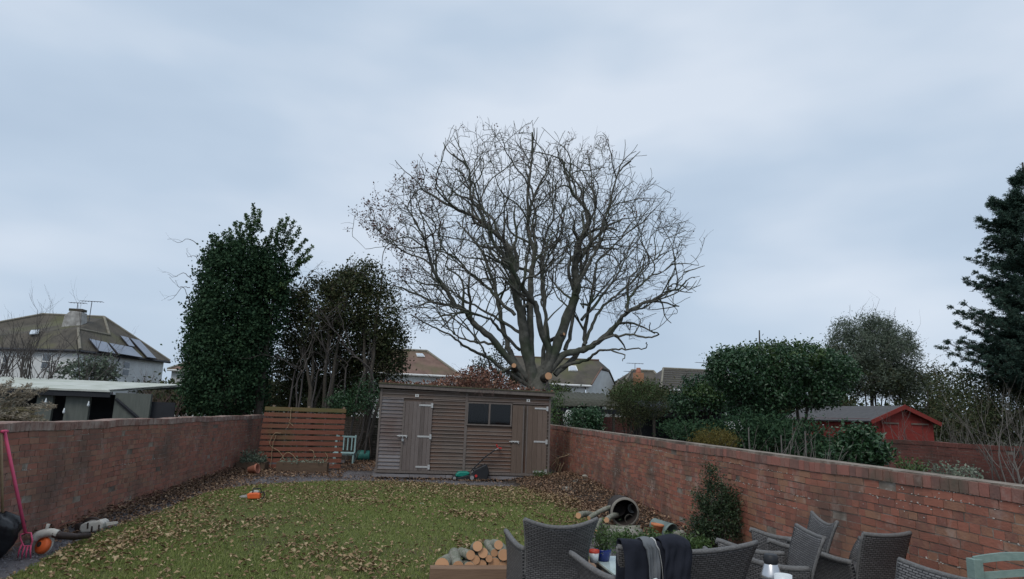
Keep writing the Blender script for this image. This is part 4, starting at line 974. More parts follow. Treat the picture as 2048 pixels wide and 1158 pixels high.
for i, ((x, y), r_, ln_, d_, lab) in enumerate(logs):
    px, py = zz(x, y); log(px, py, r_, 7.12 + .012 * (i % 4), ln_, d_, lab)
def log2(p0, p1, Y0, Y1, r, label, group=None, **k):
    a = P(*p0, Y0); b = P(*p1, Y1); return log(0, 0, 0, 0, (b - a).length, b - a, label, group, c_=tuple(a), r=r, **k)
log2((884, 1131), (898, 1122), 7.10, 7.5, .075, 'fat log lying left end of the ledge with an orange-brown cut face', 'cut logs stacked on the timber ledge')
log2((916, 1133), (908, 1106), 7.10, 7.50, .058, 'bark-covered log standing out at the left, tipped up against the pile', 'cut logs stacked on the timber ledge')
log2((941, 1110), (922, 1104), 7.12, 7.45, .048, 'grey bark log lying on top at the left shoulder of the pile', 'cut logs stacked on the timber ledge')

# ------------------------------------------------------------------ by the right wall: barrel, pots, branches, stones
bc = P(1250, 1025, 10.3); ax = Vector((.10, .98, .06)).normalized(); rb = .213
ba = empty('planter_barrel', (bc.x, bc.y, 0), 'dark barrel planter lying on its side with its round mouth open to the camera', 'barrel')
MB().lathe([(rb * .92, .0), (rb, .04), (rb * .97, .25), (rb * .82, .5), (0, .5)], tuple(bc), ax, 36).build('body', M['barrel'], ba, True)
MB().lathe([(rb * .90, .01), (rb * .88, .2), (rb * .75, .46), (0, .46)], tuple(bc), ax, 36).build('inside', M['barrel'], ba, True)
MB().lathe([(rb * .90, -.012), (rb * 1.03, -.012), (rb * 1.05, .02), (rb * 1.0, .045), (rb * .9, .02), (rb * .90, -.012)], tuple(bc), ax, 36).build('rim', M['barrel_rim'], ba, True)
for (px, py, r_, lab, mt) in ((1239, 1020, .085, 'dark empty pot at the left inside the barrel', 'barrel'), (1265, 1017, .065, 'small grey pot at the upper right inside the barrel', 'grey_plastic'), (1259, 1038, .068, 'small pale-rimmed pot at the bottom inside the barrel', 'barrel_rim')):
    c = P(px, py, 10.46); MBp = MB().lathe([(r_, 0), (r_ * 1.06, .0), (r_ * 1.06, .02), (r_ * .98, .03), (r_ * .8, .16), (0, .16), (0, .15), (r_ * .72, .15), (r_ * .95, .01), (r_, 0)], tuple(c), ax, 20)
    tag(MBp.build('plant_pot', M[mt], None, True), lab, 'plant pot')
for i_, (p0, p1, Y0, Y1, r, lab) in enumerate((((1178, 1036), (1225, 1013), 10.2, 10.5, .034, 'straight branch propped up against the left side of the barrel'),
                     ((1281, 1056), (1189, 1048), 9.9, 10.1, .040, 'long curved branch lying in front of the barrel'),
                     ((1213, 1040), (1235, 1030), 10.0, 10.5, .042, 'short log with a pale end between the branches and the barrel'),
                     ((1157, 1031), (1185, 1030), 10.6, 11.0, .048, 'short log with a pale round end above the armchair back'),
                     ((1190, 1062), (1202, 1040), 9.6, 10.2, .035, 'mossy branch end sticking up beside the armchair'))):
    log2(p0, p1, Y0, Y1, r, lab, 'cut branches by the barrel', curve=.02 if i_ != 1 else -.035)
log2((1216, 1072), (1281, 1070), 9.1, 9.2, .085, 'thick pale green log lying in front of the branches', None, bark='rock', m_end='rock')
c0 = P(1306, 1047, 9.9); c1 = P(1341, 1065, 9.6); a_ = (c1 - c0); L0 = a_.length
gp = empty('plant_pot', tuple(c0), 'large grey-green pot lying on its side with its mouth to the right', 'plant pot')
MB().lathe([(0, 0), (.075, 0), (.085, .01), (.125, L0 * .95), (.133, L0 * .95), (.135, L0 * 1.05), (.12, L0 * 1.05), (.11, L0 * .9), (.07, .05), (0, .05)], tuple(c0), a_, 28).build('body', M['grey_pot'], gp, True)
pot(1312, 1072, 9.0, .085, .16, M['terracotta_bright'], 'bright orange terracotta pot in front of the grey-green pot', tilt=(.15, 0, 1))
def rock(name, c, r, m, label, group, seed, n=22, cat='stone'):
    r0 = np.random.default_rng(seed); V = []; ph = r0.uniform(0, 6, 6)
    for i in range(n // 2 + 1):
        th = math.pi * i / (n // 2)
        for j in range(n):
            a = 2 * math.pi * j / n; d = Vector((math.sin(th) * math.cos(a), math.sin(th) * math.sin(a), math.cos(th)))
            f = 1 + .13 * math.sin(3 * d.x + ph[0]) * math.sin(2.5 * d.y + ph[1]) + .08 * math.sin(7 * d.z + ph[2] + 3 * d.x) + .04 * math.sin(13 * d.y + ph[3])
            f = min(f, 1.08 / max(abs(d.x), abs(d.y), abs(d.z), .75)); V.append((c[0] + d.x * r[0] * f, c[1] + d.y * r[1] * f, c[2] + d.z * r[2] * f))
    F = [(i * n + j, (i + 1) * n + j, (i + 1) * n + (j + 1) % n, i * n + (j + 1) % n) for i in range(n // 2) for j in range(n)]
    me = bpy.data.meshes.new(name); me.from_pydata(V, [], F); return tag(link(name, me, m, None, True), label, cat, group)
for i, (px, py, Y, rx, rz, lab) in enumerate(((1358, 1071, 9.2, .10, .075, 'pale rounded stone at the foot of the conical bush'), (1135, 984, 15.2, .17, .12, 'squarish grey stone block on the leaves right of the mower'),
        (1153, 966, 16.2, .10, .08, 'small mossy stone above the grey stone block'), (1170, 957, 16.6, .11, .09, 'rounded stone nearest the foot of the right wall'), (1245, 1066, 9.6, .10, .06, 'flat stone beside the thick pale log'),
        (1392, 1072, 9.3, .09, .06, 'low stone under the left side of the conical bush'))):
    c = P(px, py, Y); rock('stone', c, (rx, rx * .8, rz), M['rock'], lab, 'stones by the right wall', 10 + i)
# low plants
def plant(name, label, cat, blobs, nc, nl, sig, size, m, group=None, stems=0, sm='twig', aspect=.5, base=None, shell=.4):
    c0 = blobs[0][0]; root = empty(name, (c0[0], c0[1], 0), label, cat, group)
    p = clumps(blobs, nc, nl, sig, shell); p[:, 2] = np.maximum(p[:, 2], .03); leaves('foliage', p, size, m, root, aspect=aspect)
    if stems:
        T = Tubes()
        for _ in range(stems):
            q = p[rng.integers(len(p))]; b = np.array([c0[0] + (q[0] - c0[0]) * .25, c0[1] + (q[1] - c0[1]) * .25, 0.0]) if base is None else np.array(base) + rng.normal(size=3) * .05
            T.add(smooth_path([b, (b + q) / 2 + rng.normal(size=3) * .05 * np.linalg.norm(q - b), q], 4), np.linspace(.012, .004, 9) if sm == 'twig' else .006, 4)
        T.build('stems', M[sm], root)
    return root
for i, (px, py, Y, lab) in enumerate(((1250, 1078, 8.6, 'low leafy plant behind the jacket, leftmost of the bed\'s green plants'), (1300, 1082, 8.3, 'low leafy plant below the orange pot'), (1352, 1086, 8.2, 'low leafy plant right of the orange pot'), (1392, 1090, 8.6, 'low leafy plant just left of the conical bush'))):
    plant('bed_plant', lab, 'plant', [blob(px, py, Y, 30, 13, .2)], 60, 9, .035, .05, M['laurel_light'] if i < 2 else M['ivy_light'], 'low green plants in the bed')
plant('bed_plant', 'green tuft growing at the right corner of the shed base', 'plant', [blob(1085, 950, 17.6, 17, 10, .12)], 40, 9, .04, .05, M['ivy_light'])
plant('conical_bush', 'dark green cone-shaped evergreen bush against the right brick wall', 'bush', [blob(1438, 1045, 8.85, 50, 38, .27), blob(1428, 1000, 8.85, 38, 34, .22), blob(1460, 1005, 8.85, 24, 26, .15), blob(1424, 958, 8.85, 15, 22, .09), blob(1421, 932, 8.85, 5, 16, .04), blob(1400, 1060, 8.85, 20, 26, .2)], 620, 15, .050, .044, M['yew'], None, 26, 'twig', .3)
T = Tubes()
for _ in range(7): 
    b = P(1110 + rng.normal() * 9, 952, 18.4); t2 = P(1112 + rng.normal() * 16, 905 + rng.uniform(0, 25), 18.2); b.z = .1
    T.add(smooth_path([b, b.lerp(t2, .5) + Vector(rng.normal(size=3) * .12), t2], 4), .009, 4)
grow(T, (P(1105, 950, 18.5).x, 18.5, .1), (.1, -.2, 1), .5, .012, 2, 4, .35, 0)
tag(T.build('bleached_stems', M['wood_pole']), 'bare bleached stems between the shed and the right wall', 'plant')
T = Tubes(); 
for _ in range(26):
    px = rng.uniform(1190, 1330); Yw = PX(px, 1000, RX - .06).y; b = np.array([RX - rng.uniform(.1, .35), Yw, .05])
    grow(T, b, (.15, rng.normal() * .2, 1), rng.uniform(.25, .5), .005, 2, 4, .25, .1, (2, 3), .5, .65, None, 3)
tag(T.build('bare_shrub', M['twig_red']), 'thin bare reddish shrub stems in front of the right brick wall', 'shrub')

# sage green wooden chair and folded chair at the right edge
gc_ = empty('wooden_chair', (P(1990, 1120, 4.2).x, 4.2, 0), 'sage green wooden garden chair cut by the lower right corner of the picture', 'chair')
A0, B0 = P(1947, 1114, 4.25), P(2062, 1106, 4.10)
def gbar(a, b, h, d, name, m='green_paint', par=None, arch=0):
    mb = MB(); n = 8; a, b = Vector(a), Vector(b); dr_ = (b - a).normalized(); nrm = Vector((-dr_.y, dr_.x, 0)).normalized() * d
    for i in range(n):
        t0, t1 = i / n, (i + 1) / n; z0, z1 = arch * math.sin(math.pi * t0), arch * math.sin(math.pi * t1)
        p, q = a.lerp(b, t0) + Vector((0, 0, z0)), a.lerp(b, t1) + Vector((0, 0, z1)); dn = Vector((0, 0, -h))
        mb.add([p, q, q + dn, p + dn, p + nrm, q + nrm, q + dn + nrm, p + dn + nrm], [(0, 3, 2, 1), (4, 5, 6, 7), (0, 1, 5, 4), (3, 7, 6, 2)] + ([(0, 4, 7, 3)] if i == 0 else []) + ([(1, 2, 6, 5)] if i == n - 1 else []))
    return mb.build(name, M[m], par or gc_)
up = Vector((0, 0, 1))
gbar(A0, B0, .05, .03, 'top_rail', arch=.012)
for k in range(4): gbar(A0 - up * (.10 + .075 * k) + Vector((.04, 0, 0)), B0 - up * (.10 + .075 * k), .045, .02, 'back_slat')
for q in (A0, B0): MB().box((q.x - .03, q.y - .035, .03), (q.x + .04, q.y + .035, q.z - .01)).build('leg', M['green_paint'], gc_, bevel=.004)
for q in (A0, B0): MB().box((q.x - .03, q.y - .50, .03), (q.x + .04, q.y - .44, .43)).build('leg', M['green_paint'], gc_, bevel=.004)
MB().box((A0.x - .02, A0.y - .5, .43), (B0.x + .03, B0.y, .46)).build('seat', M['green_paint'], gc_, bevel=.004)
c = P(2046, 1020, 4.6)
fo = empty('folded_chair', (c.x + .1, c.y, 0), 'teal painted folded chair standing at the right edge in front of the wall', 'chair')
for dx in (0.02, .36): MB().tube([c + Vector((dx, 0, 0)), Vector((c.x + dx + .015, c.y + .05, .03))], .022, 4).build('rail', M['teal_paint'], fo)
for k in range(5): MB().box((c.x + .05, c.y - .0, c.z - .1 - .16 * k), (c.x + .33, c.y + .02, c.z - .05 - .16 * k)).build('slat', M['teal_paint'], fo)

# ------------------------------------------------------------------ the big bare beech behind the shed
TY = 25.0
bt = empty('beech_tree', (P(1075, 780, TY).x, TY, 0), 'huge bare pollarded beech spreading behind the shed, with a few brown leaves left', 'tree')
LIMBS = [   # pixel path, depth offset at the end, radius at start and end
    ([(1066, 800), (1064, 745), (1052, 700), (1045, 645), (1036, 605), (1028, 562), (1023, 514), (1008, 484), (979, 455), (944, 431), (900, 411), (853, 384)], -1.0, .42, .05),
    ([(1085, 745), (1098, 705), (1082, 662), (1073, 613), (1055, 590), (1038, 565), (1018, 528), (985, 480), (962, 425), (941, 396), (939, 340), (905, 308)], -3.0, .24, .04),
    ([(1062, 720), (1060, 640), (1060, 583), (1064, 537), (1068, 505), (1058, 470), (1057, 431), (1070, 390), (1090, 349), (1100, 320)], 1.6, .26, .04),
    ([(1057, 431), (1056, 396), (1060, 352), (1064, 317), (1065, 265)], .4, .11, .05),
    ([(1075, 775), (1098, 730), (1122, 670), (1140, 620), (1153, 580), (1149, 538), (1156, 500), (1163, 475), (1176, 449), (1169, 414), (1145, 387), (1136, 358), (1123, 317)], -1.2, .40, .05),
    ([(1150, 590), (1160, 560), (1182, 520), (1198, 490), (1207, 449), (1221, 402), (1236, 346), (1262, 322)], -2.0, .14, .03),
    ([(1110, 750), (1150, 715), (1168, 690), (1170, 663), (1180, 608), (1185, 583), (1195, 525), (1220, 500), (1250, 470), (1295, 437)], 1.5, .19, .03),
    ([(1080, 765), (1125, 712), (1160, 702), (1185, 690), (1212, 670), (1235, 648), (1253, 625), (1285, 608), (1310, 598), (1338, 583), (1360, 577), (1373, 560)], -1.5, .26, .035),
    ([(1253, 625), (1258, 600), (1278, 573), (1300, 553), (1323, 545), (1350, 520)], -.6, .08, .02),
    ([(1338, 583), (1338, 573), (1360, 562), (1369, 540)], -1.3, .05, .015),
    ([(1185, 688), (1223, 673), (1260, 670), (1298, 674), (1318, 668), (1300, 660), (1300, 645)], -2.6, .07, .02),
    ([(1120, 735), (1165, 722), (1181, 716), (1196, 703), (1220, 700), (1250, 698), (1290, 697), (1293, 685)], -3.2, .09, .02),
    ([(1222, 700), (1248, 710), (1245, 722)], -3.2, .04, .018),
    ([(1168, 690), (1185, 650), (1200, 620), (1220, 600), (1245, 580), (1268, 560), (1290, 535), (1318, 511), (1333, 478), (1371, 461)], 2.2, .12, .02),
    ([(1070, 770), (1013, 712), (980, 673), (950, 648), (933, 625), (908, 605), (888, 575), (870, 548), (858, 512), (853, 493), (847, 475)], -2.0, .25, .05),
    ([(847, 475), (829, 440), (812, 410)], -2.2, .05, .02), ([(849, 480), (870, 462), (886, 448)], -1.9, .05, .02),
    ([(1050, 760), (1020, 705), (1005, 648), (995, 600), (988, 575), (978, 538), (962, 500), (935, 465), (914, 443)], 2.5, .20, .04),
    ([(1030, 630), (998, 600), (975, 575), (955, 560), (935, 543), (920, 523), (891, 503), (876, 470), (888, 440)], 1.2, .12, .03),
    ([(1055, 770), (985, 722), (955, 705), (930, 693), (905, 673), (865, 653), (823, 630)], -3.4, .13, .025),
    ([(1040, 755), (993, 693), (955, 685), (920, 675), (900, 660), (890, 635)], 2.0, .11, .025),
    ([(1040, 665), (995, 638), (955, 615), (920, 593), (890, 570), (860, 562)], 3.0, .08, .02),
    ([(1040, 700), (1003, 663), (980, 640), (943, 625), (905, 613), (865, 603), (830, 613)], -3.0, .08, .02),
    ([(1050, 765), (1025, 735), (1005, 743), (985, 738), (975, 718), (965, 698), (935, 655), (915, 633), (888, 600)], -2.8, .13, .02),
    ([(1080, 770), (1088, 700), (1092, 640), (1088, 580), (1082, 520), (1092, 470), (1108, 430), (1104, 380), (1108, 330)], 3.2, .16, .03),
    ([(1105, 740), (1100, 690), (1095, 655), (1083, 580), (1090, 530), (1105, 500), (1120, 470), (1126, 440)], -2.4, .12, .03),
    ([(1130, 700), (1142, 660), (1150, 610), (1160, 560), (1172, 520), (1185, 470), (1190, 420), (1185, 370), (1175, 300)], 2.6, .14, .03),
    ([(1145, 600), (1110, 570), (1095, 540), (1090, 500)], 2.4, .06, .02), ([(1163, 640), (1205, 590), (1240, 540), (1262, 490), (1290, 450)], 3.4, .08, .02),
]
T = Tubes(); nodes = []; parent = []; fixed = []; base_r = []
def limb_pts(px, dep, i):
    k = len(px); pts = []
    for j, (a, b) in enumerate(px):
        t_ = j / (k - 1); pts.append(P(a, b, TY + dep * (t_ ** 1.2 if i not in () else 1)))
    return pts
allp = []
STARTDEP = {3: .9, 5: -.8, 8: -1.1, 9: -1.4, 10: -.9, 12: -1.9, 15: -1.9, 16: -1.9, 18: -.4, 21: 0, 22: 0}
for i, (px, dep, r0, r1) in enumerate(LIMBS):
    k = len(px); sdp = STARTDEP.get(i, 0.0)
    pts = [P(a, b, TY + sdp + (dep - sdp) * (j / (k - 1)) ** 1.1) for j, (a, b) in enumerate(px)]
    q = smooth_path(pts, 5, .018); rad = np.linspace(0, 1, len(q)); r0 = r0 * .58 if r0 > .1 else r0 * .8; r1 = r1 * .8; rad = r1 + (r0 - r1) * (1 - rad) ** 1.25
    rad = rad * (1 + .06 * np.sin(np.arange(len(q)) * 1.7 + i)); T.add(q, rad, 9)
    step = q; allp.append((q, rad))
# secondary and tertiary limbs forking off the traced ones
ccx = P(1062, 505, TY); KP = TY / FPX * 1.03
def in_crown(p, f=1.0):
    a = (p[0] - ccx.x) / (345 * KP); b = (p[1] - TY) / 4.7; c = (p[2] - ccx.z) / ((262 if p[2] > ccx.z else 215) * KP)
    return a * a + b * b + c * c < f
hub = np.array([ccx.x, TY, ccx.z - 3.4])
def side_limb(p, tan, r, length, lev):
    out_ = unit(p - hub); rnd = rng.normal(size=3); rnd -= tan * rnd.dot(tan); rnd = unit(rnd)
    d = unit(tan * .75 + rnd * .75 + out_ * .25 + np.array([0, 0, .22])); seg = .22; n = int(length / seg); pts = [p]; bend = rng.normal(size=3) * .12
    for i in range(n):
        if i % 4 == 0: bend = rng.normal(size=3) * .20
        d = unit(d + bend + rng.normal(size=3) * .13 + out_ * .05 + np.array([0, 0, .045])); pts.append(pts[-1] + d * seg)
        if not in_crown(pts[-1], 1.02 if lev == 1 else 1.06): break
    if len(pts) < 3: return
    pts = np.array(pts); rd = np.linspace(r, max(r * .42, .009), len(pts)); T.add(pts, rd, 6 if r > .03 else 4); allp.append((pts, rd))
    if lev >= 3: return
    for j in range(2, len(pts), 2 if lev == 1 else 3):
        if rng.uniform() < .62: side_limb(pts[j], unit(pts[j] - pts[j - 1]), rd[j] * rng.uniform(.5, .75), length * rng.uniform(.35, .65), lev + 1)
for q, rad in list(allp):
    L_ = np.linalg.norm(np.diff(q, axis=0), axis=1).sum(); n = int(L_ * 1.7)
    for k in range(n):
        j = int(len(q) * (.30 + .68 * (k + rng.uniform(0, 1)) / n)); j = min(max(j, 1), len(q) - 1)
        side_limb(q[j], unit(q[j] - q[j - 1]), np.clip(rad[j] * .62, .026, .075), rng.uniform(1.4, 3.4), 1)
nmain = len(LIMBS)
# knotted base and trunk
bx = P(1078, 775, TY)
T.add([(bx.x + .05, TY + .1, -.1), (bx.x + .03, TY + .05, .7), (bx.x, TY, 1.6), (bx.x - .02, TY, 2.35), (bx.x, TY, 3.0), (bx.x + .1, TY, 3.5)], [.85, .64, .54, .58, .36, .15], 14)
T.build('trunk', M['bark'], bt)
# sawn stubs
for (px, py, r_, dv, d0) in ((1097, 752, .135, (.05, -1, .05), -.95), (1028, 731, .085, (-.25, -1, .1), -.9), (1128, 668, .06, (.5, -.8, .2), -.45)):
    e = P(px, py, TY + d0); d = Vector(dv).normalized(); s_ = MB().tube([e - d * .75 + Vector((0, 0, -.05)), e - d * .3, e], [r_ * 1.25, r_ * 1.1, r_], 16).build('sawn_stub', M['bark_dark'], bt, True)
    a = d.cross(Vector((0, 0, 1))).normalized(); b = d.cross(a)
    MB().poly_prism([e + d * .003 + (a * math.cos(t) + b * math.sin(t)) * r_ * .97 for t in np.linspace(0, 6.2832, 22, endpoint=False)], d * .004).build('cut_face', M['cutwood'], s_)
# space colonisation fills the crown with crooked branches
cc0 = P(1062, 505, TY); kpx = TY / FPX * 1.03
RXc, RYc, RT, RBt = 345 * kpx, 4.6, 262 * kpx, 215 * kpx
Np = 11000; A = rng.uniform(-1, 1, (Np * 2, 3)); A = A[np.linalg.norm(A, axis=1) < 1]; A = A[:Np]
rr = np.linalg.norm(A, axis=1); keep = rng.uniform(0, 1, len(A)) < np.clip(rr ** 1.2 + .1, 0, 1); A = A[keep]
low = A[:, 2] < 0
Aw = np.stack([cc0.x + A[:, 0] * RXc, TY + A[:, 1] * RYc, cc0.z + np.where(low, A[:, 2] * RBt, A[:, 2] * RT)], -1)
Aw = Aw[~((np.abs(A[:, 0]) < .55) & (A[:, 2] < -.35))]
lump = .9 + .10 * np.sin(np.arctan2(Aw[:, 2] - cc0.z, Aw[:, 0] - cc0.x) * 7) + .05 * np.sin(np.arctan2(Aw[:, 2] - cc0.z, Aw[:, 0] - cc0.x) * 15)
Aw = np.array([cc0.x, TY, cc0.z]) + (Aw - np.array([cc0.x, TY, cc0.z])) * lump[:, None]
ND = []; PAR = []; RD0 = []
for q, rad in allp:
    n0 = len(ND)
    # keep nodes away from the lower trunk so side branches start higher up
    for j in range(len(q)):
        if j < len(q) * (.3 if n0 == 0 or rad[0] > .06 else .1): continue
        ND.append(q[j]); PAR.append(len(ND) - 2 if len(ND) - 1 > n0 else -1); RD0.append(rad[j])
nfix = len(ND)
D_ = .18; KILL = .27; alive = np.ones(len(Aw), bool)
for it in range(70):
    kd = kdtree.KDTree(len(ND))
    for j, p in enumerate(ND): kd.insert(p, j)
    kd.balance()
    acc = {}
    for ai in np.nonzero(alive)[0]:
        _, j, dist = kd.find(Aw[ai])
        if dist < KILL: alive[ai] = False; continue
        if dist > 3.2: continue
        v = (Aw[ai] - ND[j]) / dist
        if j in acc: acc[j] += v
        else: acc[j] = v.copy()
    if not acc: break
    cnt = 0
    for j, v in acc.items():
        n_ = np.linalg.norm(v)
        if n_ < 1e-3: continue
        pd = (ND[j] - ND[PAR[j]]) if PAR[j] >= 0 else np.array([0, 0, .1]); pd = pd / (np.linalg.norm(pd) + 1e-9)
        d = v / n_ + pd * .35 + rng.normal(size=3) * .24 + np.array([0, 0, .04]) + .18 * unit(ND[j] - hub); d /= np.linalg.norm(d)
        ND.append(ND[j] + d * D_); PAR.append(j); RD0.append(0.0); cnt += 1
    if len(ND) > 52000: break
ND = np.array(ND); nN = len(ND)
flow = np.zeros(nN); kids = [[] for _ in range(nN)]
for j in range(nfix, nN): kids[PAR[j]].append(j)
for j in range(nN - 1, nfix - 1, -1):
    if flow[j] == 0: flow[j] = 1.0
    if PAR[j] >= nfix: flow[PAR[j]] += flow[j]
rad_n = .0098 * flow ** .43
rad_n = np.minimum(rad_n, .085)
T = Tubes(); tips = []
order = [j for j in range(nfix, nN) if PAR[j] < nfix]
stack = list(order)
while stack:
    j = stack.pop(); chain = [PAR[j], j]; cur = j
    while kids[cur]:
        ks = sorted(kids[cur], key=lambda k: -flow[k]); stack.extend(ks[1:]); cur = ks[0]; chain.append(cur)
    pts = ND[chain].copy()
    if len(pts) > 3: pts[1:-1] = .5 * pts[1:-1] + .25 * (pts[:-2] + pts[2:])
    rd = rad_n[chain].copy(); rd[0] = rd[1]; T.add(pts, rd, 5 if rd[0] > .03 else 3); tips.append(cur)
T.build('branches', M['bark'], bt)
# twigs at the ends
T = Tubes(); tw_tips = []
cen = np.array([cc0.x, TY, cc0.z - 2.5])
cand = [j for j in range(nfix, nN) if flow[j] < 5]
for j in cand:
    if rng.uniform() > .6: continue
    o_ = ND[j] - cen; o_ /= np.linalg.norm(o_)
    for _ in range(rng.integers(1, 3)):
        d = o_ * 1.0 + rng.normal(size=3) * .42 + np.array([0, 0, .25]); d /= np.linalg.norm(d); p = ND[j]; q = [p]; s_ = rng.uniform(.08, .19)
        for _k in range(3): d = d + rng.normal(size=3) * .25; d /= np.linalg.norm(d); p = p + d * s_; q.append(p)
        T.add(q, [.0065, .0055, .0045, .0035], 3); tw_tips.append(q[-1]); tw_tips.append(q[2])
T.build('twigs', M['twig'], bt)
tw = np.array(tw_tips)
# leaves still hanging, thickest on the left side
lx = (tw[:, 0] - cc0.x) / RXc; lzz = (tw[:, 2] - cc0.z) / RT
pr = np.clip(-lx - .42, 0, 1) * 1.5 * (lzz < .8) + .03 + .08 * (lzz > .78)
pr *= (.4 + .9 * (np.sin(tw[:, 0] * 2.1 + tw[:, 2] * 1.3) > .1))
sel = tw[rng.uniform(0, 1, len(tw)) < pr]
sel = np.repeat(sel, 3, 0) + rng.normal(size=(len(sel) * 3, 3)) * .07
leaves('leaves', sel, .095, M['leaf_beech'], bt)
print('beech nodes', nN, 'twigs', len(tw), 'leaves', len(sel))

# ------------------------------------------------------------------ houses and outbuildings
def H(px, z, Y):                # the point of column px at level z on the plane y = Y
    p = P(px, 700, Y); return Vector((p.x, Y, z))
def tri_tiles(mb, poly, th=.12): mb.slab(poly, th)
# far left white house with a hipped roof and solar panels
def zl(px, py, z): return G(px, py, z)      # z above the eye is fine as well: G works for any level
E0 = zl(-230, 688, 5.2); E1 = zl(160, 699, 5.2); E2 = zl(340, 722, 5.2)
Rz = 8.5
R0 = zl(88, 629, Rz); R1 = zl(208, 635, Rz)
h1 = empty('white_house', (E1.x, E1.y, 0), 'white house with a brown hipped roof, solar panels and pale chimney at far left', 'house')
E3 = E2 + (E0 - E1) * .9; E3.z = 5.2
def quadwall(a, b, z0, z1, name, m, par, th=.25):
    n = Vector((-(b - a).y, (b - a).x, 0)).normalized() * th
    return MB().poly_prism([Vector((a.x, a.y, z0)), Vector((b.x, b.y, z0)), Vector((b.x, b.y, z1)), Vector((a.x, a.y, z1))], n).build(name, m, par)
ins_ = lambda p, c, k: Vector((p.x + (c.x - p.x) * k, p.y + (c.y - p.y) * k, p.z))
cen_ = (E0 + E1 + E2 + E3) / 4
W0, W1, W2 = ins_(E0, cen_, .05), ins_(E1, cen_, .05), ins_(E2, cen_, .05)
quadwall(W0, W1, 0, 5.15, 'wall', M['render_white'], h1); quadwall(W1, W2, 0, 5.15, 'wall', M['render_white'], h1)
def roof_pt(px, py, A_, B_, C_, off=.1):
    n = (B_ - A_).cross(C_ - A_).normalized(); n = -n if n.z < 0 else n; r = ray(px, py); t = (A_ + n * off - CAM).dot(n) / r.dot(n); return CAM + r * t
rf = MB(); Wp = roof_pt(156, 658, E1, E2, R1, 0); Vp = roof_pt(219, 671, E1, E2, R1, 0); Tp = R0.lerp(R1, .74)
rf.add([E0, E1, R1, R0, E2, E3, Wp, Vp, Tp], [(0, 1, 6), (0, 6, 8, 3), (6, 7, 2, 8), (1, 4, 7, 6), (4, 2, 7), (4, 5, 3, 8, 2), (5, 0, 3)])
o = rf.build('roof', M['roof_tile'], h1)
md = o.modifiers.new('thickness', 'SOLIDIFY'); md.thickness = .15; md.offset = -1
def ridge(a, b, r, par, m='ridge_tile'): return MB().tube([a, b], r, 6).build('ridge_tiles', M[m], par)
for a, b in ((E1, Wp), (Wp, Vp), (Vp, R1), (R0, R1), (E2, R1), (E0, R0)): ridge(a + Vector((0, 0, .03)), b + Vector((0, 0, .06)), .10, o)
for a, b in ((E0, E1), (E1, E2)): MB().tube([a + Vector((0, 0, -.12)), b + Vector((0, 0, -.12))], .11, 6).build('gutter', M['solar_frame'], o)
# gable step on the right slope, pale lead line
def on_face(A, B_, Cc, u, v, off=.08):
    n = (B_ - A).cross(Cc - A).normalized()
    if n.z < 0: n = -n
    return A + (B_ - A) * u + (Cc - A) * v + n * off
for qd in (((176, 678), (213, 686), (231, 709), (197, 703.5)), ((216, 686.5), (263, 695.5), (286, 717), (235, 708.5)), ((239, 672), (255, 675.6), (269, 695), (257, 693)), ((258.5, 676.5), (277.5, 681), (313, 719), (294, 716))):
    p = [roof_pt(a, b, E1, E2, R1, .12) for a, b in qd]; fr0 = MB().slab(p, .06).build('solar_panel', M['solar_frame'], o)
    c_ = sum(p, Vector()) / 4; nn_ = (p[1] - p[0]).cross(p[3] - p[0]).normalized(); nn_ = -nn_ if nn_.z < 0 else nn_; q = [x + (c_ - x) * .05 + nn_ * .068 for x in p]; MB().slab(q, .01).build('pane', M['solar'], fr0)
chm = zl(150, 642, 7.75); cb0 = Vector((chm.x, chm.y, 7.4))
MB().poly_prism([(cb0.x - .75, cb0.y - .5, 6.8), (cb0.x + .8, cb0.y - .5, 6.8), (cb0.x + .6, cb0.y - .5, 8.45), (cb0.x - .25, cb0.y - .5, 8.5), (cb0.x - .6, cb0.y - .5, 8.1)], (0, 1.0, 0)).build('chimney', M['chimney_white'], o, bevel=.05)
MB().box((cb0.x - .4, cb0.y - .4, 8.505), (cb0.x + .6, cb0.y + .4, 8.7)).build('chimney_pots', M['brick_dark'], o)
def aerial(px, py, Y, h, n, L_, label, side=1):
    p = P(px, py, Y); mb = MB().tube([p + Vector((0, 0, -h)), p], .03, 5).tube([p + Vector((-L_ * .5, 0, 0)), p + Vector((L_ * .5, 0, .02))], .025, 5)
    for i in range(n): x = -L_ * .5 + L_ * i / (n - 1); mb.tube([p + Vector((x, -.25, 0)), p + Vector((x, .25, 0))], .016, 4)
    return tag(mb.build('aerial', M['aerial']), label, 'aerial')
aerial(156, 606, cb0.y + .1, 1.3, 6, 1.2, 'small television aerial above the pale chimney of the left house'); aerial(184, 603, cb0.y + .2, 1.6, 8, 1.6, 'larger television aerial right of the pale chimney')
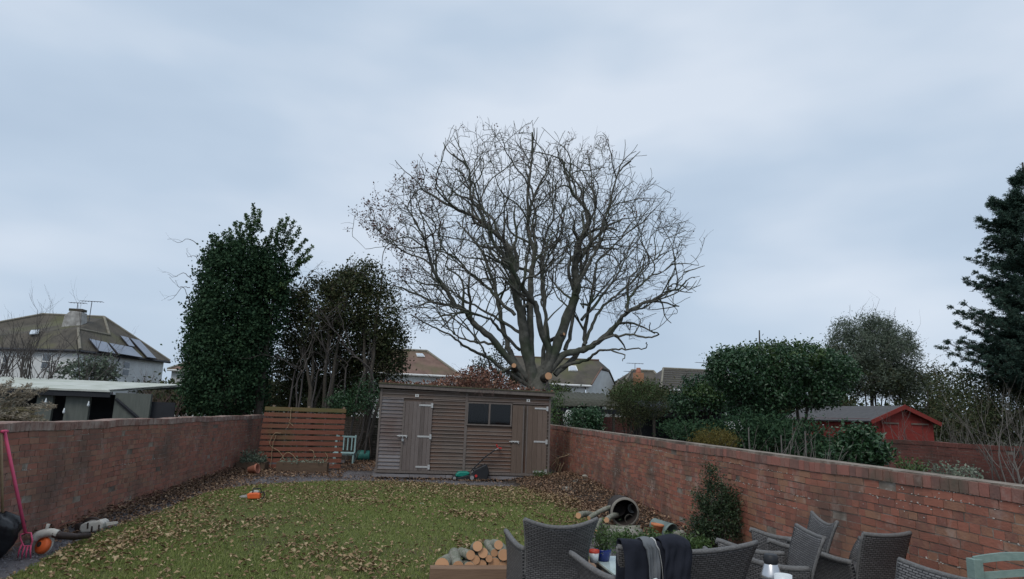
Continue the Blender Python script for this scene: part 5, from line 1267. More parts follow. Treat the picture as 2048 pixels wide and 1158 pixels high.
def window(px0, px1, py0, py1, wall_a, wall_b, name='window', par=None, m='win_glass', bars=1):
    """a window set on the vertical wall plane through wall_a, wall_b"""
    d = Vector((wall_b.x - wall_a.x, wall_b.y - wall_a.y, 0)).normalized(); n = Vector((-d.y, d.x, 0))
    if n.dot(CAM - wall_a) < 0: n = -n
    def hit(px, py):
        r = ray(px, py); t = (wall_a - CAM).dot(n) / r.dot(n); return CAM + r * t
    a, b = hit(px0, (py0 + py1) / 2), hit(px1, (py0 + py1) / 2); z1, z0 = hit(px0, py0).z, hit(px0, py1).z
    f = [Vector((a.x, a.y, z0)), Vector((b.x, b.y, z0)), Vector((b.x, b.y, z1)), Vector((a.x, a.y, z1))]
    w_ = MB().poly_prism([q + n * .02 for q in f], n * .05).build(name, M['white'], par)
    e = (b - a).length; cw = .07
    for k in range(bars + 1):
        z_a = z0 + (z1 - z0) * k / (bars + 1) + cw; z_b = z0 + (z1 - z0) * (k + 1) / (bars + 1) - cw * .3
        a2 = a + (b - a) * (cw / e); b2 = b - (b - a) * (cw / e)
        MB().poly_prism([Vector((a2.x, a2.y, z_a)) + n * .072, Vector((b2.x, b2.y, z_a)) + n * .072, Vector((b2.x, b2.y, z_b)) + n * .072, Vector((a2.x, a2.y, z_b)) + n * .072], n * .02).build('pane', M[m], w_)
window(243, 258, 723, 752, W1, W2, par=h1); window(5, 20, 712, 740, W0, W1, par=h1); window(84, 104, 708, 738, W0, W1, par=h1)
dp = zl(222, 725, 4.6); MB().tube([E1.lerp(E2, .42) + Vector((0, -.2, -.15)), E1.lerp(E2, .38) + Vector((0, -.1, -.9)), E1.lerp(E2, .38) + Vector((0, -.1, -5))], .06, 6).build('downpipe', M['solar_frame'], h1)
MB().slab([roof_pt(a, b, E0, Wp, R0, .12) for a, b in ((58, 668), (76, 667), (79, 659), (62, 660))], .06).build('skylight', M['sky_glass'], o)

def hip_house(name, label, px0, px1, eave_z, ridge_z, Y, depth, roof_m, hipl=.0, hipr=.0, walls=True, wall_m='render_white', x_ext=0):
    """simple house whose front eaves run between columns px0 and px1 at distance Y; hipl, hipr: how far the ridge ends are set in"""
    a, b = H(px0, eave_z, Y), H(px1, eave_z, Y); c, d = b + Vector((0, depth, 0)), a + Vector((0, depth, 0)); Wd = b.x - a.x
    r0 = Vector((a.x + hipl, Y + depth / 2, ridge_z)); r1 = Vector((b.x - hipr, Y + depth / 2, ridge_z))
    root = empty(name, ((a.x + b.x) / 2, Y, 0), label, 'house')
    mb = MB(); mb.add([a, b, c, d, r0, r1], [(0, 1, 5, 4), (1, 2, 5), (2, 3, 4, 5), (3, 0, 4)]); rf_ = mb.build('roof', M[roof_m], root)
    md = rf_.modifiers.new('thickness', 'SOLIDIFY'); md.thickness = .15; md.offset = -1
    ridge(r0 + Vector((0, 0, .06)), r1 + Vector((0, 0, .06)), .12, rf_, 'ridge_tile' if hipl else 'chimney_brick')
    if hipl: ridge(a + Vector((0, 0, .05)), r0 + Vector((0, 0, .05)), .11, rf_)
    if hipr: ridge(b + Vector((0, 0, .05)), r1 + Vector((0, 0, .05)), .11, rf_)
    w0, w1 = a + Vector((.3, .35, 0)), b + Vector((-.3, .35, 0))
    mb = MB().box((w0.x, w0.y, 0), (w1.x, w0.y + .25, eave_z - .05)).box((w0.x, w0.y + .25, 0), (w0.x + .25, c.y - .35, eave_z - .05)).box((w1.x - .25, w0.y + .25, 0), (w1.x, c.y - .35, eave_z - .05)); mb.build('wall', M[wall_m], root)
    MB().tube([a + Vector((0, -.06, -.08)), b + Vector((0, -.06, -.08))], .09, 6).build('gutter', M['white'], rf_)
    return root, rf_, a, b, c, d, r0, r1
# brown-red roof behind the shed, left of the beech
ez = P(868, 704, 62).z
h2 = hip_house('brown_roof_house', 'brown-red tiled roof with a small skylight above the shed\'s left roof end', 705, 925, 4.8, ez, 58, 8, 'roof_tile_red', 3.0, 2.9)
a, b, r0_, r1_ = h2[2], h2[3], h2[6], h2[7]
q = [a.lerp(r0_, .72).lerp(b.lerp(r1_, .72), t) for t in (.66, .80)]; q2 = [a.lerp(r0_, .86).lerp(b.lerp(r1_, .86), t) for t in (.66, .80)]
n_ = Vector((0, -.09, .09)); sk = MB().slab([q[0] + n_, q[1] + n_, q2[1] + n_, q2[0] + n_], .08).build('skylight', M['white'], h2[1])
for t0, t1 in ((.06, .46), (.54, .94)):
    MB().slab([q[0].lerp(q[1], t0).lerp(q2[0].lerp(q2[1], t0), .12) + n_ * 1.3, q[0].lerp(q[1], t1).lerp(q2[0].lerp(q2[1], t1), .12) + n_ * 1.3, q[0].lerp(q[1], t1).lerp(q2[0].lerp(q2[1], t1), .88) + n_ * 1.3, q[0].lerp(q[1], t0).lerp(q2[0].lerp(q2[1], t0), .88) + n_ * 1.3], .02).build('pane', M['sky_glass'], sk)
# white gabled house right of the beech trunk
Y3 = 60
g0 = P(1182, 770, Y3); g1 = P(1252, 762, Y3 + 5); ap = P(1226, 722, Y3 + 3.2); lf = P(1040, 766, Y3)
h3 = empty('gabled_house', (g0.x, Y3, 0), 'white gabled house with a dark tiled roof and skylight right of the beech trunk', 'house')
ez3 = g0.z; rz3 = ap.z
e0 = Vector((lf.x, Y3, ez3)); e1 = Vector((g0.x, Y3, ez3)); e2 = Vector((g1.x, Y3 + 7.4, ez3)); mid3 = e1.lerp(e2, .5)
rp = Vector((mid3.x - .7, mid3.y, rz3)); rp0 = Vector((lf.x, mid3.y, rz3)); hp3 = e1.lerp(rp, .72); hp4 = e2.lerp(rp, .72)
hp3 = Vector((mid3.x, mid3.y, 0)).lerp(e1, .30); hp3.z = ez3 + (rz3 - ez3) * .70; hp4 = Vector((mid3.x, mid3.y, 0)).lerp(e2, .30); hp4.z = hp3.z
mb = MB(); mb.add([e0, e1, hp3, rp, rp0, hp4, e2, Vector((lf.x, e2.y, ez3))], [(0, 1, 2, 3, 4), (2, 5, 3), (6, 7, 4, 3, 5)]); r3 = mb.build('roof', M['roof_tile'], h3)
md = r3.modifiers.new('thickness', 'SOLIDIFY'); md.thickness = .18; md.offset = -1
ridge(rp0, rp + Vector((0, 0, .05)), .1, r3, 'roof_tile_red'); ridge(e1 + Vector((.04, 0, .04)), hp3 + Vector((.04, 0, .04)), .09, r3, 'roof_tile_red')
i1 = e1 + Vector((-.15, .2, 0)); i2 = e2 + Vector((-.15, -.2, 0)); i3, i4 = hp3 + Vector((-.15, .1, -.2)), hp4 + Vector((-.15, -.1, -.2))
MB().poly_prism([Vector((i1.x, i1.y, 0)), Vector((i2.x, i2.y, 0)), Vector((i2.x, i2.y, ez3 - .2)), i4, i3, Vector((i1.x, i1.y, ez3 - .2))], (-.25, 0, 0)).build('gable_wall', M['render_white'], h3)
MB().box((lf.x, Y3 + .3, 0), (i1.x - .3, Y3 + .55, ez3 - .1)).build('wall', M['render_white'], h3)
MB().tube([e0 + Vector((0, -.08, -.1)), e1 + Vector((0, -.08, -.1))], .1, 6).build('gutter', M['white'], r3)
q = [roof_pt(a, b, e0, e1, rp) for a, b in ((1137, 741), (1156, 741), (1152, 731), (1137, 731))]
s3 = MB().slab(q, .1).build('skylight', M['white'], r3); q = [roof_pt(a, b, e0, e1, rp, .13) for a, b in ((1139, 740), (1154, 740), (1150.5, 732.5), (1139, 732.5))]; MB().slab(q, .03).build('pane', M['sky_glass'], s3)
MB().box((P(1188, 735, 62).x - .35, 62.2, 6.0), (P(1188, 735, 62).x + .35, 62.9, P(1188, 741, 62).z)).build('chimney', M['roof_tile'], r3)
# house with the brick chimney and ribbed roof
Y4 = 60; ez4 = P(1325, 777, Y4).z; rz4 = P(1348, 738, Y4 + 4).z
h4 = hip_house('grey_roof_house', 'low white house with a grey ribbed hipped roof beyond the ivy-covered pergola', 1322, 1520, ez4, rz4, Y4, 9, 'roof_tile_grey', 2.0, 2.0)
mb = MB()
for k in range(1, 9):
    t = k / 9; mb.tube([h4[2].lerp(h4[6], t) + Vector((.1, -.07, .08)), h4[3].lerp(h4[7], t) + Vector((-.1, -.07, .08))], .035, 4)
mb.build('tile_courses', M['roof_tile'], h4[1])
wa4 = Vector((h4[2].x, Y4 + .35, 0)); window(1340, 1356, 780, 793, wa4, wa4 + Vector((1, 0, 0)), par=h4[0], bars=0)
h5 = hip_house('low_roof_house', 'low brown roof with a tall orange brick chimney, left of the grey ribbed roof', 1240, 1345, 4.3, P(1340, 745, 66).z, 62, 8, 'roof_tile', 2.6, .4)
cx5 = P(1277, 748, 63); MB().box((cx5.x - .42, 62.6, 4.0), (cx5.x + .42, 63.4, P(1277, 746, 63).z)).build('chimney', M['chimney_brick'], h5[1], bevel=.03)
MB().lathe([(.22, 0), (.26, .1), (.2, .5), (.16, .5), (0, .45)], (cx5.x, 63, P(1277, 746, 63).z), (0, 0, 1), 12).build('chimney_pot', M['terracotta'], h5[1])
aerial(1270, 727, 63.2, 2.4, 6, 1.6, 'television aerial on a mast beside the orange brick chimney'); aerial(1258, 743, 61, 1.6, 4, .9, 'short bent aerial left of the orange brick chimney'); aerial(1413, 726, 62, 1.2, 5, 2.2, 'television aerial at the right end of the grey ribbed roof')
p5 = P(352, 706, 70); h6 = hip_house('distant_house', 'sliver of a distant grey house roof just left of the ivy-clad tree', 340, 420, p5.z - 1.6, p5.z, 70, 6, 'roof_tile_red', 2.5, 1)

# flat-roofed outbuilding beyond the left wall
YC = 21.0
c0, c1, c2 = P(-260, 777, YC), P(226, 781, YC), P(318, 768, YC + 3.5)
zc = c1.z; ob = empty('flat_roofed_shelter', (c1.x, YC, 0), 'long low shelter with a pale sheet roof and grey-green posts beyond the left wall', 'shelter')
b0 = P(-400, 752, YC + 5.5); b1 = Vector((c2.x + .3, YC + 5.5, P(318, 767, YC + 5.5).z)); c2r = P(349, 779, YC + 4.5)
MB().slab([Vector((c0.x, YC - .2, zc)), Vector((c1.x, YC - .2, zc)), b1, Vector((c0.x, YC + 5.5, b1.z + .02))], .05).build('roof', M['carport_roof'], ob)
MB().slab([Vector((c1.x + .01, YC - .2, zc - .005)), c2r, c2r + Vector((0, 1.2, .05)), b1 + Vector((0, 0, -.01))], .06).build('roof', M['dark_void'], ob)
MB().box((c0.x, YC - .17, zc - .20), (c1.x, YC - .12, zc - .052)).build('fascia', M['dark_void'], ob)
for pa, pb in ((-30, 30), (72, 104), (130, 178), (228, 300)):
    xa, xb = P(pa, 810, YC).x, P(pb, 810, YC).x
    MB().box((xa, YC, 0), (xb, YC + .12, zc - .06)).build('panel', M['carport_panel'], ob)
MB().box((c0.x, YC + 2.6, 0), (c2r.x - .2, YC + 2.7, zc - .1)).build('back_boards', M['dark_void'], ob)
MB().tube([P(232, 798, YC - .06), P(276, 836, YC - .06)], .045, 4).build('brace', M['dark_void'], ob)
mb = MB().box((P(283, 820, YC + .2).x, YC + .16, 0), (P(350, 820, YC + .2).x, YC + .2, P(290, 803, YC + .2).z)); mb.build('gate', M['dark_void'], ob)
for (px, py, lab) in ((92, 802, 'left'), (128, 822, 'middle'), (177, 808, 'right')):
    c = P(px, py, YC - .1); tag(MB().lathe([(0, 0), (.03, .01), (.035, .05), (.02, .10), (.012, .15), (0, .15)], (c.x, c.y, c.z - .07), (0, 0, 1), 12).build('hanging_lamp', M['ceramic'], None, True), f'small white lamp hanging before the shelter\'s posts, {lab} of three', 'lamp', 'small lamps hanging along the shelter')

# mossy shelter roofs behind the right wall
YM = 27.0
def sheet(px0, px1, py0, py1, Y0, Y1, name, label, m='mossy_sheet'):
    a, b = P(px0, py1, Y0), P(px1, py1, Y0); z1_ = P((px0 + px1) / 2, py0, Y1).z
    root = empty(name, ((a.x + b.x) / 2, Y0, 0), label, 'shelter'); n = 60; V = []
    for j in range(2):
        for i in range(n + 1): 
            t = i / n; V.append((a.x + (b.x - a.x) * t, Y0 if j == 0 else Y1, (a.z * (1 - t) + b.z * t if j == 0 else z1_) + .02 * math.sin(i * 1.6)))
    F = [(i, i + 1, n + 2 + i, n + 1 + i) for i in range(n)]
    me = bpy.data.meshes.new('roof'); me.from_pydata(V, [], F); o = link('roof', me, M[m], root, True); md = o.modifiers.new('t', 'SOLIDIFY'); md.thickness = .05
    for i in range(5): x = a.x + (b.x - a.x) * (i + .2) / 4.6; MB().box((x, Y0 + .1, 0), (x + .09, Y0 + .19, a.z - .05)).build('post', M['bark_dark'], root)
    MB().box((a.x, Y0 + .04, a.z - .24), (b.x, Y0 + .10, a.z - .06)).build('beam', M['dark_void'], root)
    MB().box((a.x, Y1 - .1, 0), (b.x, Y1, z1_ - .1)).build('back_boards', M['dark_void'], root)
    return root
sheet(1092, 1240, 785, 811, YM, YM + 2.6, 'mossy_roofed_shelter', 'open shelter with a mossy corrugated roof just right of the wooden shed')
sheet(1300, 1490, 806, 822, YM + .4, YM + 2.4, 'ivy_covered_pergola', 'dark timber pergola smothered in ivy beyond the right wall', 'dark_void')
# white thing seen among the shrub
c = P(1137, 838, 25.5); rock('garden_ornament', c, (.22, .15, .32), M['white'], 'whitish garden ornament half hidden left of the glossy shrub', None, 77, cat='ornament')

# red shed
rs0 = P(1742, 838, 20.0); YR = 20.0; zr = rs0.z
rr0 = P(1868, 846, YR); xr0, xr1 = rs0.x, rs0.x + 3.3; zrid = P(1801, 813, YR).z; LR = 5.2
xr1 = P(1866, 845, YR).x; xm_ = P(1801, 813, YR).x
rsd = empty('red_shed', (xm_, YR, 0), 'red stained timber shed with a grey felt roof beyond the far side wall', 'shed')
back = YR + LR
mb = MB(); k = 0; z_ = 0
mb.poly_prism([(xr0, YR, 0), (xr1, YR, 0), (xr1, YR, zr), (xm_, YR, zrid - .03), (xr0, YR, zr)], (0, .06, 0)).build('gable_wall', M['red_wood'], rsd)
mb = MB()
while z_ < zr - .1: mb.box((xr0 - .012, YR + .065, z_), (xr0 + .05, back, z_ + .115)); z_ += .125
mb.build('side_wall', M['red_wood'], rsd)
MB().box((xr1 - .05, YR + .065, 0), (xr1, back, zr)).build('side_wall', M['red_wood'], rsd)
for s_, xe in ((-1, xr0 - .15), (1, xr1 + .15)):
    ze = zr - .06
    MB().slab([(xe, YR - .15, ze), (xm_, YR - .15, zrid + .03), (xm_, back, zrid + .03), (xe, back, ze)] if s_ > 0 else [(xm_, YR - .15, zrid + .03), (xe, YR - .15, ze), (xe, back, ze), (xm_, back, zrid + .03)], -.05 if s_ < 0 else -.05).build('roof', M['grey_felt'], rsd)
    MB().slab([(xe, YR - .20, ze + .03), (xm_, YR - .20, zrid + .06), (xm_, YR - .20, zrid - .08), (xe, YR - .20, ze - .10)], .04).build('bargeboard', M['red_wood'], rsd)
MB().box((xm_ - .75, YR - .03, .1), (xm_ + .7, YR - .005, zr - .02)).build('door', M['red_wood'], rsd)
for px0, px1, py in ((1766, 1797, 846), (1822, 1856, 848)): a, b = P(px0, py, YR - .04), P(px1, py, YR - .04); MB().box((a.x, YR - .06, a.z - .02), (b.x, YR - .035, a.z + .03)).build('hinge', M['rust'], rsd)

# ------------------------------------------------------------------ trees and shrubs
def tree(name, label, cat, blobs, nc, nl, sig, size, m, trunk, group=None, aspect=.5, shell=.5, limbs=14, bark='bark_dark', twig=None, extra=None, r0=.14):
    """trunk: list of base points (px, Y) ; limbs run from the trunk to the blobs"""
    base = P(trunk[0][0], 900, trunk[0][1]); root = empty(name, (base.x, base.y, 0), label, cat, group)
    p = clumps(blobs, nc, nl, sig, shell); p[:, 2] = np.maximum(p[:, 2], .05)
    leaves('crown', p, size, m, root, aspect=aspect)
    T = Tubes(); cs_ = np.array([b[0] for b in blobs])
    for px, Y in trunk:
        b = P(px, 900, Y); b0 = np.array([b.x, Y, -.05]); near = cs_[np.argsort(np.abs(cs_[:, 0] - b.x))[:max(3, len(cs_) // 2)]]
        for _ in range(max(2, limbs // len(trunk))):
            c = near[rng.integers(len(near))]; e = c + rng.normal(size=3) * np.array([.3, .2, .3]); mid = np.array([b0[0] + (e[0] - b0[0]) * .25, b0[1], e[2] * .45]) + rng.normal(size=3) * .06
            T.add(smooth_path([b0, mid, e], 7, .02), np.linspace(r0, r0 * .2, 15), 6)
    T.build('trunk', M[bark], root)
    if twig:
        T = Tubes()
        for _ in range(twig[0]):
            q = p[rng.integers(len(p))]; c = cs_[np.argmin(np.linalg.norm(cs_ - q, axis=1))]; d = unit(q - c + np.array([0, 0, .3]))
            grow(T, q, d, twig[1] * rng.uniform(.5, 1.2), .007, 1, 4, .3, .05, (1, 2), .6, .6, None, 3)
        T.build('twigs', M[twig[2]], root)
    return root, p
# tall ivy-clad tree
iv = [blob(452, 775, 23.5, 76, 60, 1.4), blob(450, 705, 23.5, 72, 70, 1.4), blob(460, 635, 23.5, 70, 70, 1.3), blob(470, 572, 23.5, 62, 66, 1.2), blob(486, 525, 23.5, 54, 42, 1.1),
      blob(424, 550, 23.5, 15, 60, .5), blob(448, 508, 23.5, 22, 24, .5), blob(548, 610, 23.5, 20, 70, .6), blob(545, 550, 23.5, 34, 38, .8), blob(402, 700, 23.5, 20, 90, .7), blob(506, 700, 23.5, 34, 90, 1.0)]
rt, _ = tree('ivy_clad_tree', 'tall dark ivy-clad tree leaning right beyond the left wall', 'tree', iv, 2100, 34, .13, .086, M['ivy'], [(440, 23.5), (475, 23.6), (505, 23.4)], aspect=.85, shell=.62, limbs=9, r0=.2)
sp = []; sq = []
for a, b, ln_, wd in ((506, 408, 70, 11), (518, 420, 40, 9), (492, 428, 60, 11), (480, 447, 50, 12), (545, 458, 60, 9), (533, 476, 40, 8), (563, 438, 75, 9), (577, 434, 70, 11), (590, 440, 70, 11), (600, 456, 60, 11), (612, 480, 50, 9), (626, 492, 45, 8),
                      (622, 512, 45, 9), (605, 520, 40, 10), (420, 470, 40, 9), (432, 470, 30, 9), (446, 464, 40, 10), (458, 456, 50, 11), (470, 446, 60, 11), (598, 545, 50, 12), (585, 560, 50, 12), (405, 500, 30, 8), (372, 640, 22, 7), (500, 440, 60, 14), (555, 480, 60, 14), (575, 500, 60, 16)):
    d2 = np.array([515 - a, 600 - b], float); d2 /= np.linalg.norm(d2); yy = 23.4 + rng.normal() * .3
    for k_ in range(int(ln_ * .9)):
        f = rng.uniform(0, 1); r_ = wd * (.25 + .75 * f) * .8; c = P(a + d2[0] * ln_ * f + rng.normal() * r_ * .55, b + d2[1] * ln_ * f + rng.normal() * r_ * .4, yy + rng.normal() * .12); (sp if rng.uniform() < .55 else sq).append(np.array(c) + rng.normal(size=(6, 3)) * .035)
leaves('crown', np.concatenate(sp), .085, M['ivy_light'], rt, aspect=.6); leaves('crown', np.concatenate(sq), .085, M['ivy'], rt, aspect=.6)
T = Tubes()
for a, b, c, d in ((395, 490, 345, 480), (385, 560, 335, 548), (380, 575, 335, 600), (378, 600, 350, 560), (610, 560, 652, 540), (600, 575, 645, 520), (400, 530, 372, 505)):
    p = P(a, b, 23.3); q = P(c, d, 23.0); T.add(smooth_path([p, p.lerp(q, .4) + Vector((0, 0, .15)), p.lerp(q, .75) + Vector((0, 0, -.05)), q], 4, .01), np.linspace(.012, .004, 13), 4); grow(T, p.lerp(q, .6), (q - p).normalized(), .5, .005, 1, 4, .3, 0)
T.build('bare_shoots', M['twig'], rt)
# dark shrubby trees left of the shed
sh = [blob(640, 610, 24.5, 55, 50, 1.2), blob(700, 600, 24.5, 60, 65, 1.3), blob(755, 640, 24.5, 52, 75, 1.2), blob(780, 690, 24.5, 32, 50, .8), blob(620, 660, 24.8, 60, 50, 1.2), blob(680, 570, 24.6, 35, 30, .8), blob(730, 560, 24.5, 40, 35, .8),
      blob(590, 610, 24.8, 28, 30, .7), blob(700, 680, 25.2, 75, 60, 1.0), blob(605, 720, 25.6, 55, 60, .5), blob(655, 730, 25.8, 70, 70, .5), blob(735, 740, 25.4, 45, 70, .7), blob(780, 740, 25.2, 30, 50, .5)]
tree('dark_evergreen_tree', 'broad dark bushy evergreen between the ivy-clad tree and the shed', 'tree', sh, 2300, 18, .15, .10, M['holly'], [(615, 24), (645, 24.2), (735, 23.8)], aspect=.6, shell=.5, limbs=12, r0=.11, twig=(150, .8, 'twig'))
T = Tubes()
for px, py0 in ((700, 812), (715, 812), (735, 812), (575, 812), (590, 812), (620, 812), (648, 812), (600, 812), (680, 812)):
    b = P(px, py0, 23.2); b.z = 0
    for _ in range(1):
        tip = P(px + rng.normal() * 45, rng.uniform(600, 730), 22.6 + rng.normal() * .3); m1 = P(px + rng.normal() * 22, 760, 23.0)
        q = smooth_path([b, m1, m1.lerp(tip, .5) + Vector(rng.normal(size=3) * .18), tip], 6, .02); T.add(q, np.linspace(.038, .010, len(q)), 5)
        for _k in range(5): j = rng.integers(6, len(q)); grow(T, q[j], unit(q[j] - q[j - 1]) + rng.normal(size=3) * .5, rng.uniform(.5, 1.1), .012, 2, 4, .3, .08, (1, 3), .6, .65, None, 3)
tag(T.build('bare_lilac_stems', M['twig']), 'grey bare stems climbing in front of the dark bushy evergreen', 'shrub')
plant('leafy_bush', 'mid green leafy bush between the slat fence and the shed', 'bush', [blob(710, 800, 22.9, 42, 28, .5), blob(735, 785, 23, 26, 26, .4), blob(675, 808, 22.9, 25, 16, .4)], 190, 14, .10, .085, M['laurel'], None, 12)
plant('leafy_bush', 'dull dark hedge filling the gap behind the bench', 'bush', [blob(715, 840, 24.6, 45, 30, .5), blob(640, 740, 26.6, 80, 50, .5), blob(720, 720, 26.6, 60, 50, .5), blob(590, 720, 26.6, 45, 50, .5), blob(640, 800, 26.4, 80, 50, .5), blob(560, 800, 26.4, 40, 50, .5), blob(710, 780, 26.4, 70, 50, .5)], 1700, 15, .11, .08, M['holly'], None, 8)
# white tarpaulin-like panel above the wall end
pw = [P(502, 828, 26), P(524, 828, 26), P(526, 806, 26), P(518, 803, 26)]
tag(MB().poly_prism(pw, (0, .1, 0)).build('tarpaulin', M['white']), 'small white sloping sheet glimpsed between the left wall and the slat fence', 'tarpaulin')
pw = [P(478, 832, 25.6), P(492, 832, 25.6), P(496, 800, 25.6), P(480, 812, 25.6)]
tag(MB().poly_prism(pw, (0, .1, 0)).build('grey_board', M['paving']), 'grey board standing beyond the far end of the left wall', 'board')
# holly left of the beech base, bare twiggy growth behind the shed
tree('holly_tree', 'small dark holly just left of the beech\'s base, above the shed roof', 'tree', [blob(985, 735, 26.5, 34, 30, .6), blob(955, 750, 26.5, 26, 22, .5), blob(1005, 705, 26.5, 20, 16, .4), blob(1010, 760, 26.5, 30, 26, .6)], 240, 12, .13, .09, M['holly'], [(985, 26.5)], limbs=8, r0=.05)
def bare_tree(name, label, px, Y, top_py, spread, n, r, m, group=None, cat='tree', z0=0, depth=3, ln=None):
    b = P(px, 800, Y); root = empty(name, (b.x, Y, 0), label, cat, group); T = Tubes(); h = P(px, top_py, Y).z; ln = ln or h * .42
    for _ in range(n):
        d = np.array([rng.normal() * spread, rng.normal() * spread, 1.0]); grow(T, (b.x + rng.normal() * .12, Y + rng.normal() * .1, z0 - .05), d, ln * rng.uniform(.8, 1.1), r, depth, 6, .13, .10, (2, 3), .42, .66, None, 4)
    T.build('branches', M[m], root); return root
for i, (px, Y, tp_, lab) in enumerate(((20, 26, 600, 'bare tree at the far left edge, in front of the white house'), (85, 26.5, 560, 'tallest bare tree in front of the white house\'s roof'), (-25, 28, 590, 'bare tree cut by the left edge of the picture'))):
    bare_tree('bare_tree', lab, px, Y, tp_, .30, 6, .075, 'twig', 'bare trees before the white house', depth=4)
for i, (px, Y, tp_, lab) in enumerate(((305, 30, 720, 'bare brownish shrub right of the white house'), (335, 31, 712, 'bare shrub next to the ivy-clad tree'), (275, 31, 735, 'low bare shrub at the right end of the white house'))):
    bare_tree('bare_shrub', lab, px, Y, tp_, .3, 6, .03, 'twig_red', 'bare shrubs right of the white house', 'shrub')
for i, (px, tp_, lab) in enumerate(((800, 735, 'bare reddish whips above the shed\'s left roof corner'), (835, 728, 'bare reddish whips in front of the skylight of the brown-red roof'), (872, 738, 'bare reddish whips before the right slope of the brown-red roof'), (905, 722, 'thin bare whips above the middle of the shed roof'))):
    bare_tree('bare_shrub', lab, px, 23, tp_, .14, 9, .016, 'twig_red', 'bare whips behind the shed roof', 'shrub')
bare_tree('bare_tree', 'faint rounded bare tree beyond the orange brick chimney', 1290, 75, 735, .45, 7, .07, 'twig_grey'); bare_tree('bare_tree', 'faint bare tree top above the clipped laurel', 1500, 30, 665, .3, 6, .035, 'twig_grey')
plant('climber', 'variegated climber trained over the white house\'s wall', 'climber', [blob(165, 742, 38, 45, 14, .5), blob(195, 732, 38, 30, 14, .4), blob(215, 748, 38, 18, 12, .4)], 150, 10, .22, .2, M['euca'], None, 8)
# pampas grass
pg = empty('pampas_grass', (P(20, 850, 9.6).x - .3, 9.6, 0), 'pale pampas grass plumes leaning over the left wall at the picture\'s edge', 'grass')
T = Tubes(); pv = []; bs = P(-60, 900, 10.2)
for a, b in ((60, 770), (95, 778), (48, 800), (78, 812), (110, 812), (20, 778), (8, 800), (35, 820), (88, 832), (55, 833), (25, 762), (10, 830), (70, 790), (100, 845), (5, 770)):
    t_ = P(a, b, 9.9 + rng.normal() * .25); base_ = Vector((bs.x + rng.normal() * .15, 10.0 + rng.normal() * .1, .3)); m1 = base_.lerp(t_, .6) + Vector((0, 0, .35)); q = smooth_path([base_, m1, t_], 8)
    T.add(q, np.linspace(.006, .003, len(q)), 3); ax_ = unit(q[-1] - q[-4])
    for k_ in range(170): f = rng.uniform(0, 1); pv.append(q[-1] - ax_ * .42 * f + rng.normal(size=3) * .030 * math.sin(math.pi * min(1, f + .12)))
T.build('stems', M['pampas_leaf'], pg); pv = np.array(pv); leaves('plumes', pv, .06, M['pampas'], pg, aspect=.22, out=np.array([[1.2, 0, .4]]))
T = Tubes()
for _ in range(150):
    b0 = Vector((bs.x + rng.normal() * .2, 10.0 + rng.normal() * .2, .2)); t_ = P(rng.uniform(-60, 80), rng.uniform(800, 850), 9.9); q = smooth_path([b0, b0.lerp(t_, .5) + Vector((0, 0, .5)), t_ + Vector((.1, 0, -.1))], 5); T.add(q, .006, 3)
T.build('blades', M['pampas_leaf'], pg)

# right-hand neighbour's garden
tree('round_tree', 'small round bushy tree with thin bent stems behind the right wall', 'tree', [blob(1275, 800, 20, 55, 36, .8), blob(1240, 812, 20, 28, 34, .6), blob(1310, 810, 20, 26, 30, .6), blob(1270, 772, 20, 40, 14, .5), blob(1265, 838, 20, 32, 18, .5)], 620, 15, .08, .055, M['holly'], [(1252, 20), (1262, 20.1), (1280, 20)], limbs=9, r0=.045, aspect=.4)
leaves('crown', clumps([blob(1275, 785, 19.8, 52, 24, .7)], 150, 12, .07, .5), .055, M['laurel_light'], bpy.data.objects['round_tree'], aspect=.4)
plant('glossy_shrub', 'glossy green shrub behind the right wall next to the wooden shed', 'bush', [blob(1165, 842, 19.5, 36, 24, .6), blob(1185, 838, 19.5, 22, 20, .5), blob(1190, 858, 19.5, 20, 14, .4)], 220, 13, .08, .085, M['laurel'], None, 8)
plant('yellow_green_shrub', 'thin yellow-green shrub hugging the right corner of the shed', 'bush', [blob(1112, 792, 21.5, 16, 22, .4), blob(1108, 832, 21.5, 12, 22, .4)], 90, 11, .10, .07, M['ivy_light'], None, 8)
tree('ivy_mound', 'broad mound of ivy hanging over the dark pergola', 'ivy', [blob(1390, 800, 26.3, 60, 26, .9), blob(1435, 790, 26.3, 35, 30, .9), blob(1355, 812, 26.2, 35, 14, .6), blob(1400, 768, 26.6, 40, 18, .7), blob(1460, 800, 26.2, 40, 26, .9)], 560, 14, .11, .10, M['laurel'], [(1400, 27.5)], limbs=6, r0=.06, aspect=.8)
leaves('crown', clumps([blob(1410, 788, 26.0, 50, 22, .7)], 110, 12, .10, .4), .10, M['laurel_light'], bpy.data.objects['ivy_mound'], aspect=.8)
lr = [blob(1480, 745, 15.5, 55, 48, 1.1), blob(1540, 735, 15.5, 60, 48, 1.2), blob(1605, 735, 15.5, 62, 48, 1.2), blob(1655, 750, 15.5, 38, 48, 1.0), blob(1530, 785, 15.5, 70, 32, 1.0), blob(1610, 785, 15.5, 62, 32, 1.0), blob(1450, 735, 15.5, 28, 36, .7), blob(1500, 812, 15.7, 42, 26, .8)]
tree('clipped_laurel', 'large rounded clipped laurel tree on two stems behind the right wall', 'tree', lr, 2300, 16, .07, .082, M['laurel'], [(1598, 15.5), (1520, 15.6), (1500, 15.6)], limbs=15, r0=.075, aspect=.5, shell=.72)
leaves('crown', clumps([blob(1560, 712, 15.4, 100, 26, 1.1)], 190, 12, .07, .7), .08, M['laurel_light'], bpy.data.objects['clipped_laurel'])
